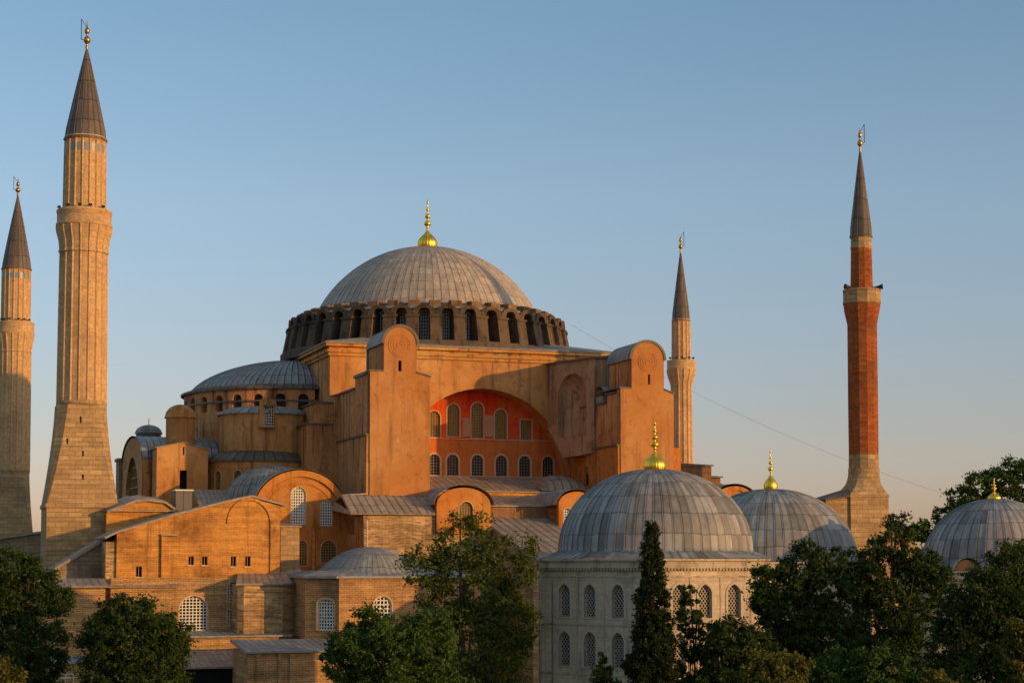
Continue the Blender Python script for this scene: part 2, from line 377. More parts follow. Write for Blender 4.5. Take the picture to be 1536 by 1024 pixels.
M['glass'] = plain('dark window glass', (.010, .009, .008), .35, 0, .2, .1)
M['glass_tan'] = plain('dusty amber glass', (.22, .13, .035), .5, 0, .4, .5)
M['grille'] = plain('white painted window grille', (.85, .80, .70), .7)
M['grille_dim'] = plain('dusty window grille', (.26, .20, .15), .8)
M['grille_grey'] = plain('grey window grille', (.50, .52, .54), .7)
M['grille_tan'] = plain('tan stone grille', (.36, .22, .075), .8)
M['screen'] = plain('pierced stone screen', (.46, .39, .31), .85, nz=.1)
M['frame_pale'] = plain('pale plaster window surround', (.56, .36, .21), .85)
M['black'] = plain('unlit interior', (.006, .005, .004), .95)
M['wood'] = masonry('weathered brown boards', (.30, .16, .09), (.22, .11, .06), (.10, .05, .03), .25, 4, .02, 0, (.1, .06, .04), .5, .3)
M['tile_blue'] = plain('blue glazed tile', (.20, .27, .30), .35)
M['bark'] = plain('brown bark', (.06, .045, .03), .9)
M['white'] = plain('white painted metal', (.6, .57, .52), .5)
M['metal'] = plain('galvanised metal', (.15, .13, .115), .6, .1)
M['leaf_dark'] = foliage('dark green leaves', (.022, .044, .010), (.044, .072, .015), (.070, .092, .020))
M['leaf_mid'] = foliage('mid green leaves', (.030, .062, .012), (.056, .105, .020), (.09, .135, .028))
M['leaf_olive'] = foliage('olive leaves', (.050, .072, .012), (.085, .110, .020), (.13, .14, .03))
M['leaf_yellow'] = foliage('yellow green leaves', (.065, .070, .012), (.105, .105, .018), (.15, .14, .028))
M['leaf_cypress'] = foliage('cypress scales', (.016, .026, .010), (.030, .042, .014), (.048, .055, .018))
def ground_mat():
    m, n, b = new_mat('dry park grass'); g = pos_node(n); p = g.outputs['Position']
    c = mix(n, sat(n, noise(n, p, .08, 6, .6), .42, .6), (.08, .085, .035), (.26, .22, .15))
    c = mix(n, .6, c, ramp(n, noise(n, p, 1.4, 6, .7), [(.3, (.5, .5, .5)), (.7, (1.2, 1.2, 1.2))]), 'MULTIPLY')
    n.links.new(c, b.inputs['Base Color']); b.inputs['Roughness'].default_value = .95; return m
M['ground'] = ground_mat()

# ------------------------------------------------------------------ ground
mb = MB()
gs = [-9000, -3000, -1200, -500, -200, 0, 200, 500, 1200, 3000, 9000]
mb.grid([[Vector((x, y, 0)) for y in gs] for x in gs], smooth=True)
mb.f = [f[::-1] if False else f for f in mb.f]
g_o = link('ground', mb, M['ground']); g_o['kind'] = 'structure'

# ------------------------------------------------------------------ arches and windows
def arch(sc, z0, w, h, kind='round', n=12):
    """closed outline, bottom-left first, counter-clockwise"""
    hw = w / 2
    if kind == 'rect': return [(sc - hw, z0), (sc + hw, z0), (sc + hw, z0 + h), (sc - hw, z0 + h)]
    pts = [(sc - hw, z0), (sc + hw, z0)]
    if kind == 'round':
        zs = z0 + h - hw
        pts += [(sc + hw * math.cos(PI * i / n), zs + hw * math.sin(PI * i / n)) for i in range(n + 1)]
    elif kind == 'seg':
        rise = w * .28; zs = z0 + h - rise
        pts += [(sc + hw * math.cos(PI * i / n), zs + rise * math.sin(PI * i / n)) for i in range(n + 1)]
    elif kind == 'point':
        rise = w * .62; zs = z0 + h - rise
        for i in range(n + 1):
            t = i / n; x = hw * math.cos(PI * t); q = 1 - abs(x) / hw
            pts.append((sc + x, zs + rise * (.72 * math.sqrt(max(0, 1 - (x / hw) ** 2)) + .28 * q)))
    return pts
def inside(poly, x, y):
    c = False; j = len(poly) - 1
    for i in range(len(poly)):
        xi, yi = poly[i]; xj, yj = poly[j]
        if (yi > y) != (yj > y) and x < (xj - xi) * (y - yi) / (yj - yi) + xi: c = not c
        j = i
    return c
def clip(poly, p, q, n=80):
    best = []; cur = None
    for i in range(n + 1):
        t = i / n; x, y = p[0] + (q[0] - p[0]) * t, p[1] + (q[1] - p[1]) * t
        if inside(poly, x, y):
            if cur is None: cur = t
            last = t
        elif cur is not None:
            best.append((cur, last)); cur = None
    if cur is not None: best.append((cur, last))
    return [((p[0] + (q[0] - p[0]) * a, p[1] + (q[1] - p[1]) * a), (p[0] + (q[0] - p[0]) * b, p[1] + (q[1] - p[1]) * b)) for a, b in best]
def window(parent, fr, a, b, sc, z0, w, h, kind='round', depth=.3, nx=4, ny=7, bar=.07, frame=.0, mats=('grille', 'glass', 'frame_pale'), diamond=False, name='window', fproud=.05):
    """grille (+ surround) with its pane as a sub-part; the wall gives the opening"""
    ax, ay = a; bx, by = b; L = math.hypot(bx - ax, by - ay); tx, ty = (bx - ax) / L, (by - ay) / L; nx_, ny_ = ty, -tx
    def P(q, d): return fr.w(ax + tx * q[0] - nx_ * d, ay + ty * q[0] - ny_ * d, q[1])
    up = fr.w(nx_, ny_) - fr.w(0, 0)
    out = arch(sc, z0, w, h, kind); g = MB()
    segs = []
    if diamond:
        st = w / nx; k = 1.35
        i = -40
        while i < 60:
            x0 = sc - w / 2 + i * st
            segs += clip(out, (x0, z0), (x0 + h / k, z0 + h), 120); segs += clip(out, (x0, z0), (x0 - h / k, z0 + h), 120); i += 1
    else:
        for i in range(1, nx): x = sc - w / 2 + w * i / nx; segs += clip(out, (x, z0 - .01), (x, z0 + h))
        for j in range(1, ny): z = z0 + h * j / ny; segs += clip(out, (sc - w / 2 - .01, z), (sc + w / 2 + .01, z))
    for p, q in segs: g.bar(P(p, depth), P(q, depth), bar, bar, up)
    # edge band just inside the opening
    cx, cz = sc, z0 + h * .5
    e = bar * 1.1
    for k in range(len(out)):
        p, q = out[k], out[(k + 1) % len(out)]
        g.bar(P(p, depth), P(q, depth), e * 1.6, bar * 1.2, up)
    o = link(name, g, M[mats[0]], parent)
    pn = MB(); pn.poly([P(q, depth + .1) for q in out]); link('pane', pn, M[mats[1]], o)
    if frame:
        fm = MB(); ho = arch(sc, z0 - frame * .5, w + 2 * frame, h + 1.5 * frame, kind)
        # ring built as strips so that it follows the arch
        n2 = len(out)
        for k in range(n2):
            p, q = out[k], out[(k + 1) % n2]; P2, Q2 = ho[k], ho[(k + 1) % n2]
            fm.poly([P(p, -fproud), P(q, -fproud), P(Q2, -fproud), P(P2, -fproud)][::-1])
            fm.poly([P(P2, -fproud), P(Q2, -fproud), P(Q2, .02), P(P2, .02)])
            fm.poly([P(p, -fproud), P(p, .12), P(q, .12), P(q, -fproud)])
        link('frame', fm, M[mats[2]], o)
    return o

def finial_mesh(cx, cy, z, h, rb, ribs=20, bulb=.34):
    """gilt finial: ribbed onion base, stacked balls and spike"""
    base = MB(); hb = h * bulb
    prof = []
    KR = [(0, .90), (.12, .97), (.25, 1.0), (.38, .96), (.5, .84), (.6, .68), (.7, .49), (.8, .32), (.9, .19), (1.0, .12)]
    for i in range(21):
        t = i / 20; j = max(q for q in range(9) if KR[q][0] <= t + 1e-9); e = (t - KR[j][0]) / (KR[j + 1][0] - KR[j][0])
        prof.append((rb * (KR[j][1] + (KR[j + 1][1] - KR[j][1]) * e), z + hb * t))
    prof.insert(0, (rb * .86, z - .12))
    base.lathe(cx, cy, prof, ribs, ribw=rb * .09, ribh=rb * .05)
    s = MB(); zt = z + hb; H = h - hb
    pts = [(rb * .10, 0), (rb * .10, .06), (rb * .20, .08), (rb * .12, .10), (rb * .32, .15), (rb * .40, .20), (rb * .30, .26), (rb * .11, .30), (rb * .10, .36), (rb * .24, .40), (rb * .30, .44), (rb * .22, .48), (rb * .09, .52), (rb * .08, .60),
           (rb * .15, .63), (rb * .17, .67), (rb * .07, .71), (rb * .06, .84), (rb * .12, .87), (rb * .12, .92), (rb * .04, .95), (0.005, 1.0)]
    s.lathe(cx, cy, [(r, zt + H * t) for r, t in pts], 14)
    return base, s

# ================================================================== THE BASILICA
C0 = G.w(0, 0)
B = thing('domed_basilica', 'huge salmon plastered domed basilica with two round topped stair towers flanking a red arched wall', 'basilica', (C0.x, C0.y, 0))
D = Frame(C0.x, C0.y, 0)
VF, VT = -21.0, -17.8                       # great arch face, recessed tympanum
UL, UR = G.U(495, 512, VF), 20.0
ZC = 44.3
def rect(s0, s1, z0, z1): return [(s0, z0), (s1, z0), (s1, z1), (s0, z1)]

# core of the nave
mb = MB(); mb.box(G, UL + .02, UR - .02, VT + .7, 21, 0, 43); link('nave_block', mb, M['plaster_stain'], B)
# south face with the great arch
uc, aw, ar, zs = 1.5, 11.6, 11.7, G.Z(720, 13, VF)
ZG = 27.3
hole = [(uc - aw - UL, ZG - 1.5), (uc + aw - UL, ZG - 1.5)] + [(uc - UL + aw * math.cos(PI * i / 40), zs + ar * math.sin(PI * i / 40)) for i in range(41)]
mb = MB(); mb.panel(G, (UL, VF), (UR, VF), rect(0, UR - UL, 10, 43), [hole], VT + .6 - VF)
link('great_arch_wall', mb, M['plaster'], B)
mb = MB()                                     # thin moulded edge of the great arch
for i in range(40):
    a0_, a1_ = PI * i / 40, PI * (i + 1) / 40
    p = [(uc + (aw + o) * math.cos(a_), zs + (ar + o) * math.sin(a_)) for a_ in (a0_, a1_) for o in (0, .32)]
    q = [G.w(x, VF - .10, z) for x, z in p]; r_ = [G.w(x, VF + .05, z) for x, z in p]
    mb.poly([q[0], q[1], q[3], q[2]]); mb.poly([q[1], r_[1], r_[3], q[3]]); mb.poly([r_[0], q[0], q[2], r_[2]])
link('arch_moulding', mb, M['plaster'], B)
# tympanum: outline clipped to the recess, window openings
tu0, tu1 = uc - aw - .5, uc + aw + .5
def tz(py): return G.Z(py, 2, VT)
low = []; upp = []
for px in (620, 651, 679, 716, 752, 787, 822):
    low.append(G.U(px, 700, VT))
zl0, zl1 = tz(715.0), tz(684)
for px, t_, b_ in ((651, 618, 657), (680, 607, 655), (716, 604, 657), (751, 613, 658), (789, 628, 660)):
    upp.append((G.U(px, 630, VT), max(tz(b_), tz(661) + .12), tz(t_)))
holes = []
WL = []
for i, u in enumerate(low): WL.append((u - tu0, zl0 + .15, 1.55, zl1 - zl0, 'round', ('grille_dim' if i else 'grille', 'glass', 'frame_pale'), 4, 7, .24 if i < 6 else .16))
for i, (u, a_, b_) in enumerate(upp): WL.append((u - tu0, a_, 1.65 if i < 4 else 1.5, b_ - a_, 'round' if i < 4 else 'rect', ('grille_tan', 'glass_tan', 'frame_pale'), 5, 13, .16))
zsp = tz(661)
mb = MB(); mb.panel(G, (tu0, VT), (tu1, VT), rect(0, tu1 - tu0, zsp, 41), [arch(*w[:5]) for w in WL[7:]], .45)
ty = link('tympanum', mb, M['red'], B, 'recessed wall under the great arch, painted red above and orange below')
mb = MB(); mb.panel(G, (tu0, VT), (tu1, VT), rect(0, tu1 - tu0, 20, zsp), [arch(*w[:5]) for w in WL[:7]], .45); link('lower_band', mb, M['red_orange'], ty)
mb = MB(); mb.box(G, G.U(694, 640, VT), G.U(708.5, 640, VT), VT - .05, VT + .02, tz(655), tz(627)); mb.box(G, G.U(724, 640, VT), G.U(743, 640, VT), VT - .05, VT + .02, tz(654), tz(622))
link('plaster_patch', mb, M['pink_patch'], ty)
mb = MB(); mb.box(G, tu0 + .6, tu1 - .6, VT - .16, VT + .02, tz(716.5), tz(713.5)); mb.box(G, tu0 + .6, tu1 - .6, VT - .07, VT + .02, tz(659.2), tz(658)); link('string_course', mb, M['frame_pale'], ty)
for w in WL: window(B, G, (tu0, VT), (tu1, VT), w[0], w[1], w[2], w[3], w[4], .22, w[6], w[7], .06, w[8], w[5])
# lower tympanum band is lighter orange
# cornice of the square
mb = MB()
mb.box(G, UL - .25, UR + .25, VF - .25, 21.25, 42.75, 43.15)
mb.box(G, UL - .45, UR + .45, VF - .45, 21.45, 43.16, 43.5)
mb.box(G, UL - .62, UR + .62, VF - .62, 21.62, 43.9, 44.3)
mb.box(G, UL - .15, UR + .15, VF - .15, 21.15, 43.5, 43.9)
link('cornice', mb, M['cornice'], B)
mb = MB()
q = [(UL - .8, VF - .8), (UR + .8, VF - .8), (UR + .8, 21.8), (UL - .8, 21.8)]
ic = [(UL + 7, VF + 7), (UR - 7, VF + 7), (UR - 7, 14), (UL + 7, 14)]
for i in range(4):
    j = (i + 1) % 4
    mb.roof(G.w(*q[i], 44.46), G.w(*q[j], 44.46), G.w(*ic[j], 46.2), G.w(*ic[i], 46.2), 40, .15, .06)
link('shoulder_roof', mb, M['lead'], B)

# drum ---------------------------------------------------------------
NB = 40
def rad(an, r, z=0, t=0): return Vector((C0.x + math.sin(an) * r + math.cos(an) * t, C0.y - math.cos(an) * r + math.sin(an) * t, z))
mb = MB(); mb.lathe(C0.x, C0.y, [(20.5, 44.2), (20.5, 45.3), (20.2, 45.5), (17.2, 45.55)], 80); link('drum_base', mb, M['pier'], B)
rw = 17.3; half = rw * math.tan(PI / NB)
drum = MB(); OFF = PI / NB * .35
for k in range(NB):
    an = 2 * PI * k / NB + OFF
    a_ = (math.sin(an) * rw - math.cos(an) * half, -math.cos(an) * rw - math.sin(an) * half); b_ = (math.sin(an) * rw + math.cos(an) * half, -math.cos(an) * rw + math.sin(an) * half)
    L = 2 * half; wz0, wh, ww = 45.8, 3.9, 1.6
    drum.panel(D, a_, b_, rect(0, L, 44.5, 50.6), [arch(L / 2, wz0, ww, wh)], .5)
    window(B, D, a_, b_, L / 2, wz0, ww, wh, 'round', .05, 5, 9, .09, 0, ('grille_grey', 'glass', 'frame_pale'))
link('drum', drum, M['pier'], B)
arches = MB(); caps = MB()
for k in range(NB):
    an = 2 * PI * (k + .5) / NB + OFF
    p = MB(); hw = .78
    lo = [rad(an, 17.2, 45.4, -hw), rad(an, 20.25, 45.4, -hw), rad(an, 20.25, 45.4, hw), rad(an, 17.2, 45.4, hw)]
    hi = [rad(an, 17.2, 49.0, -hw), rad(an, 19.6, 48.55, -hw), rad(an, 19.6, 48.55, hw), rad(an, 17.2, 49.0, hw)]
    for i in range(4): j = (i + 1) % 4; p.poly([lo[i], lo[j], hi[j], hi[i]])
    p.poly(hi)
    # cap moulding
    c1 = [rad(an, 17.2, 49.0, -hw - .12), rad(an, 19.75, 48.56, -hw - .12), rad(an, 19.75, 48.56, hw + .12), rad(an, 17.2, 49.0, hw + .12)]
    c2 = [q_ + Vector((0, 0, .28)) for q_ in c1]
    for i in range(4): j = (i + 1) % 4; p.poly([c1[i], c1[j], c2[j], c2[i]])
    p.poly(c2); p.poly(c1[::-1])
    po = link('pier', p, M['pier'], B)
    # block on the dome's haunch above each pier
    caps = MB(); hb = .72; c1 = [rad(an, 16.2, 50.0, -hb), rad(an, 17.9, 49.9, -hb), rad(an, 17.9, 49.9, hb), rad(an, 16.2, 50.0, hb)]; c2 = [Vector((q_.x, q_.y, 51.15 if i in (0, 3) else 51.0)) for i, q_ in enumerate(c1)]
    for i in range(4): j = (i + 1) % 4; caps.poly([c1[i], c1[j], c2[j], c2[i]])
    caps.poly(c2); link('haunch_block', caps, M['pier_warm'], po)
    # hood arch over each window bay
    an = 2 * PI * k / NB + OFF; rr = 19.35; L = 2 * rr * math.tan(PI / NB)
    a_ = (math.sin(an) * rr - math.cos(an) * L / 2, -math.cos(an) * rr - math.sin(an) * L / 2); b_ = (math.sin(an) * rr + math.cos(an) * L / 2, -math.cos(an) * rr + math.sin(an) * L / 2)
    zb = 48.5; outl = [(0.03, zb), (L / 2 - .78, zb)] + [(L / 2 - .78 * math.cos(PI * i / 10), zb + .55 + .78 * math.sin(PI * i / 10)) for i in range(11)] + [(L / 2 + .78, zb), (L - .03, zb), (L - .03, zb + 1.05)]
    outl += [(L / 2 + (L / 2 - .12) * math.cos(PI * i / 10), zb + .75 + 1.0 * math.sin(PI * i / 10)) for i in range(1, 10)] + [(.03, zb + 1.05)]
    arches.panel(D, a_, b_, outl, [], 1.7)
link('hood_arches', arches, M['pier'], B)
mb = MB(); mb.lathe(C0.x, C0.y, [(19.3, 49.72), (18.6, 50.12), (17.2, 50.45), (15.8, 51.0)], NB * 2, .05, .04); link('haunch_roof', mb, M['lead_brown'], B)
# dome
Rb, zb, zt = 15.9, 50.5, zat(372, 250)
H = zt - zb; Rs = (Rb * Rb + H * H) / (2 * H); th = math.asin(min(1, Rb / Rs))
prof = [(Rs * math.sin(th * (1 - i / 26)), zt - Rs + Rs * math.cos(th * (1 - i / 26))) for i in range(27)]
mb = MB(); mb.lathe(C0.x, C0.y, prof, 88, .055, .05, rot=.02); link('dome', mb, M['lead_dome'], B)
fb, fs = finial_mesh(C0.x, C0.y, zt - .1, zat(299, 250) - zt + .1, 1.36, 22, .38)
o = link('finial', fb, M['gold'], B); link('spike', fs, M['gold'], o)

# stair towers ---------------------------------------------------------
VB = -38.0
def arc_poly(x0, x1, z0, z1, n=16):
    r = (x1 - x0) / 2; rz = r * 1.0; return [(x0, z0), (x1, z0)] + [((x0 + x1) / 2 + r * math.cos(PI * i / n), z1 - rz + rz * math.sin(PI * i / n)) for i in range(n + 1)]
def stair_tower(px, slits, label, roundel, steps, z0):
    """px: (body left, head left, head right, body right), pys: top, shoulder"""
    bl, hl, hr, br, ytop, ysh = px
    u0, u1 = G.U(bl, ysh + 40, VB), G.U(br, ysh + 40, VB); h0, h1 = G.U(hl, ysh - 20, VB), G.U(hr, ysh - 20, VB)
    zsh = G.Z(ysh, u0, VB); ztop = G.Z(ytop, h0, VB)
    out = [(0, z0), (u1 - u0, z0), (u1 - u0, zsh - .5), (h1 - u0, zsh)] + arc_poly(h0 - u0, h1 - u0, zsh, ztop)[2:] + [(h0 - u0, zsh), (0, zsh)]
    # clean duplicates
    hs = [rect(G.U(x - w / 2, y, VB) - u0, G.U(x + w / 2, y, VB) - u0, G.Z(y + h / 2, u0, VB), G.Z(y - h / 2, u0, VB)) for x, y, w, h in slits]
    mb = MB(); mb.panel(G, (u0, VB), (u1, VB), out, hs, 1.2)
    t = link('stair_tower', mb, M['tower'], B, label)
    s = MB()
    for i, (v0, v1, z1) in enumerate(steps): s.box(G, u0 + .004 * i, u1 - .004 * i - .02, v0 + .01, v1, z0 - 6, z1 - .02)
    s.box(G, h0 + .02, h1 - .02, VB + 1.15, VB + 7.4, zsh - .3, ztop - (h1 - h0) / 2)
    link('side_wall', s, M['plaster_stain'], t)
    # barrel lead roof over the head
    uc_, r_ = (h0 + h1) / 2, (h1 - h0) / 2
    l = MB(); l.surf(lambda a, q: G.w(uc_ - (r_ + .22) * math.cos(PI * q), VB + .35 + 7.2 * a, ztop - r_ + (r_ + .2) * math.sin(PI * q)), 9, 16, .05)
    l.panel(G, (h0 - .2, VB + 7.5), (h1 + .2, VB + 7.5), arc_poly(0, h1 - h0 + .4, zsh, ztop + .1), [], .1)
    rim = MB()
    for i in range(24):
        p = [(uc_ + (r_ + o) * math.cos(PI * a_ / 24), ztop - r_ + (r_ + o) * math.sin(PI * a_ / 24)) for a_ in (i, i + 1) for o in (-.02, .30)]
        q = [G.w(x, VB - .10, z) for x, z in p]; k = [G.w(x, VB + .5, z) for x, z in p]
        rim.poly([q[0], q[1], q[3], q[2]]); rim.poly([q[1], k[1], k[3], q[3]]); rim.poly([k[0], q[0], q[2], k[2]])
    link('rim', rim, M['lead_dark'], t)
    link('barrel_roof', l, M['lead'], t)
    # coping slabs on the steps
    c = MB()
    c.bar(G.w(h1 + .05, VB + .6, zsh + .03), G.w(u1 + .12, VB + .6, zsh - .42), 1.5, .16, (0, 0, 1))
    c.box(G, u0 - .15, h0 + .0, VB - .12, VB + 7.3, zsh, zsh + .16)
    for v0, v1, z1 in steps: c.box(G, u0 - .22, u1 + .2, v0 + (1.3 if v0 == VB else .05), v1 + .1, z1, z1 + .22)
    link('coping', c, M['lead_dark'], t)
    # roundel: concentric raised rings
    rx, ry, rr = roundel; ru, rz = G.U(rx, ry, VB), G.Z(ry, u0, VB); rg = MB()
    rg.poly([G.w(ru + rr * math.cos(2 * PI * i / 40), VB - .012, rz + rr * math.sin(2 * PI * i / 40)) for i in range(40)])
    for rad_, wd, dp in ((rr, .07, .05), (rr * .80, .05, .05), (rr * .52, .06, .05), (rr * .25, .06, .05)):
        n = 40
        for i in range(n):
            p = [(ru + (rad_ + o) * math.cos(2 * PI * a_ / n), rz + (rad_ + o) * math.sin(2 * PI * a_ / n)) for a_ in (i, i + 1) for o in (-wd, wd)]
            q = [G.w(x, VB - dp, z) for x, z in p]; k = [G.w(x, VB + .01, z) for x, z in p]
            rg.poly([q[0], q[1], q[3], q[2]]); rg.poly([q[1], k[1], k[3], q[3]]); rg.poly([k[0], q[0], q[2], k[2]])
    link('roundel', rg, M['tower'], t)
    for h in hs: sl_ = MB(); sl_.poly([G.w(u0 + x, VB + .45, z) for x, z in h]); link('slit_window', sl_, M['black'], t)
    return u0, u1, zsh
tl = stair_tower((555, 576, 625, 645, 489, 556), [(600, 547, 5, 16), (601, 612.6, 4.2, 5.5), (597.6, 657, 4, 11), (590, 691.5, 2, 3), (617, 691.5, 2, 3)], 'left stair tower, plain salmon plaster with a roundel',
                 (599.5, 516, 1.32), [(VB, VB + 7.2, 38.9), (VB + 7.2, VF + .3, 37.6)], 21.5)
tr = stair_tower((931, 947.5, 996, 1010.5, 512, 582), [(973.7, 567.5, 3.4, 15.5), (980, 602, 3.6, 7.5)], 'right stair tower, plain salmon plaster with a roundel',
                 (971.8, 541, 1.22), [(VB, VB + 4.5, 37.6), (VB + 4.5, VF + .3, 36.6)], 17.0)
# lower set-off on the towers' west sides
mb = MB(); zz = 31.6
mb.box(G, tl[0] - .35, tl[0] - .02, VB + .15, VF, 18, zz); mb.box(G, UL - 3.4, UL - .0, VF - 2.2, -9, 12, 33.8); mb.box(G, UL - 2.2, UL - 0, VF - 2.0, -14, 33.8, 36.5)
mb.box(G, UL + .0, tl[0] - .02, VF - 2.4, VF + .0, 12, 37.3)
link('west_buttress', mb, M['plaster_stain'], B)
mb = MB(); mb.box(G, tl[0] - .55, tl[0] - .02, VB + .1, VF - 2.4, zz, zz + .2); mb.box(G, UL - 3.6, UL - .02, VF - 2.4, -8.8, 33.8, 34.0); mb.box(G, UL - 2.4, UL - .02, VF - 2.2, -13.8, 36.5, 36.7)
link('buttress_coping', mb, M['lead_dark'], B)
dz0, dz1 = G.Z(727, tr[0], -28), G.Z(699, tr[0], -28)
vd = G.V(880, 712, tr[0] - .30)
mb = MB(); L_ = VF - VB
mb.panel(G, (tr[0] - .30, VF), (tr[0] - .30, VB + .15), rect(0, L_ - .15, 18, 31.0), [arch((VF - vd), dz0, 1.3, dz1 - dz0, 'seg')], .28)
link('lower_side_wall', mb, M['orange'], B)
mb = MB(); mb.poly([G.w(tr[0] - .06, vd - 1, dz0 - .2), G.w(tr[0] - .06, vd + 1, dz0 - .2), G.w(tr[0] - .06, vd + 1, dz1 + .3), G.w(tr[0] - .06, vd - 1, dz1 + .3)]); link('side_doorway', mb, M['black'], B)
mb = MB(); mb.box(G, tr[0] - .5, tr[0] - .02, VB + .1, VF - .02, 31.0, 31.2); link('buttress_coping', mb, M['lead_dark'], B)
# oblique niche block between great arch and right tower
n0, n1 = (G.U(822, 560, VF), VF), (13.3, -30.0)
Ln = math.hypot(n1[0] - n0[0], n1[1] - n0[1]); zt_ = 42.6
nx0, nx1 = G.U(835, 600, VF), 0
def nsz(px, py):
    w0 = G.w(*n0); w1 = G.w(*n1); kk = kxz(px, py)[0]; dx, dy = w1.x - w0.x, w1.y - w0.y
    tt = (kk * w0.y - w0.x) / (dx - kk * dy); return tt * Ln, zat(py, w0.y + dy * tt)
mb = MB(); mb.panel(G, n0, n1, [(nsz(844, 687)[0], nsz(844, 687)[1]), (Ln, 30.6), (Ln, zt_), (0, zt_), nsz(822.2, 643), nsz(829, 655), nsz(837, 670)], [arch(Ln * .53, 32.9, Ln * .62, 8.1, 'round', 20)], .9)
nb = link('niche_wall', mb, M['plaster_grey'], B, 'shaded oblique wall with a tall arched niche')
mb = MB(); tx, ty_ = (n1[0] - n0[0]) / Ln, (n1[1] - n0[1]) / Ln; nnx, nny = ty_, -tx   # concave back of the niche
ncx, ncy = n0[0] + tx * Ln * .53, n0[1] + ty_ * Ln * .53; rn = Ln * .312; zn_ = 41 - rn
rows = []
for i in range(17):
    t = PI * i / 16; rows.append([G.w(ncx + tx * rn * math.cos(PI - t) - nnx * (rn * .55 * math.sin(t) + .2), ncy + ty_ * rn * math.cos(PI - t) - nny * (rn * .55 * math.sin(t) + .2), z) for z in (32.8, 34, 36, zn_)])
mb.grid(rows)
rows2 = []
for i in range(17):
    t = PI * i / 16; row = []
    for j in range(9):
        f = PI / 2 * j / 8; row.append(G.w(ncx + tx * rn * math.cos(PI - t) * math.cos(f) - nnx * (rn * .55 * math.sin(t) * math.cos(f) + .2), ncy + ty_ * rn * math.cos(PI - t) * math.cos(f) - nny * (rn * .55 * math.sin(t) * math.cos(f) + .2), zn_ + rn * math.sin(f)))
    rows2.append(row)
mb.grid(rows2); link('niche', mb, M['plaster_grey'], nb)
mb = MB(); mb.prism(G, [(n0[0] - .3, n0[1] - .1), (n1[0] - .2, n1[1] - .3), (17, n1[1] - .3), (17, VF - .1)], zt_, [zt_ + .2, zt_ + .2, zt_ + .6, zt_ + .6]); link('coping', mb, M['lead_dark'], nb)
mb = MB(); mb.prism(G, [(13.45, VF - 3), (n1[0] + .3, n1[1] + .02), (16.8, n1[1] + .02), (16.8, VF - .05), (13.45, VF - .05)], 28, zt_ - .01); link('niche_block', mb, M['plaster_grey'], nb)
mb = MB(); z_ = 37.0   # small lead barrel beside the right tower
mb.surf(lambda a, q: G.w(tr[0] - .1 + 3.2 * a, -31.0 - 1.5 * math.cos(PI * q), z_ + .6 + 1.3 * math.sin(PI * q)), 4, 8, .04)
mb.box(G, tr[0] - .05, tr[0] + 3.2, -32.3, -29.8, 36.5, z_ + .62); link('small_barrel_roof', mb, M['lead'], B)
# return of the core to the right of tower, stepped east buttresses
mb = MB()
u_ = lambda px, py, v: G.U(px, py, v)
mb.box(G, tr[1] + .02, u_(1021, 680, -35), -35, -20, 10, G.Z(671, 21, -35))
link('east_wall', mb, M['orange'], B)
mb = MB(); mb.box(G, u_(1021, 700, -33) + .02, u_(1067, 700, -33), -33, -24, 10, G.Z(697, 23, -33)); mb.box(G, u_(1067, 700, -33) + .02, u_(1083, 700, -33), -32.5, -25, 10, G.Z(714, 25, -33)); link('east_buttress', mb, M['wood'], B)
mb = MB()
a0_, a1_ = u_(1019, 700, -33), u_(1069, 700, -33); z_ = G.Z(696.5, 23, -33)
mb.roof(G.w(a0_, -33.3, z_), G.w(a1_, -33.3, z_), G.w(a1_, -24, z_ + .7), G.w(a0_, -24, z_ + .7), 5, .15)
a2_ = u_(1085, 700, -33); z_ = G.Z(713.5, 25, -33); mb.roof(G.w(a1_ - .1, -32.9, z_), G.w(a2_, -32.9, z_), G.w(a2_, -25, z_ + .4), G.w(a1_ - .1, -25, z_ + .4), 2, .15)
link('buttress_roof', mb, M['lead_dark'], B)
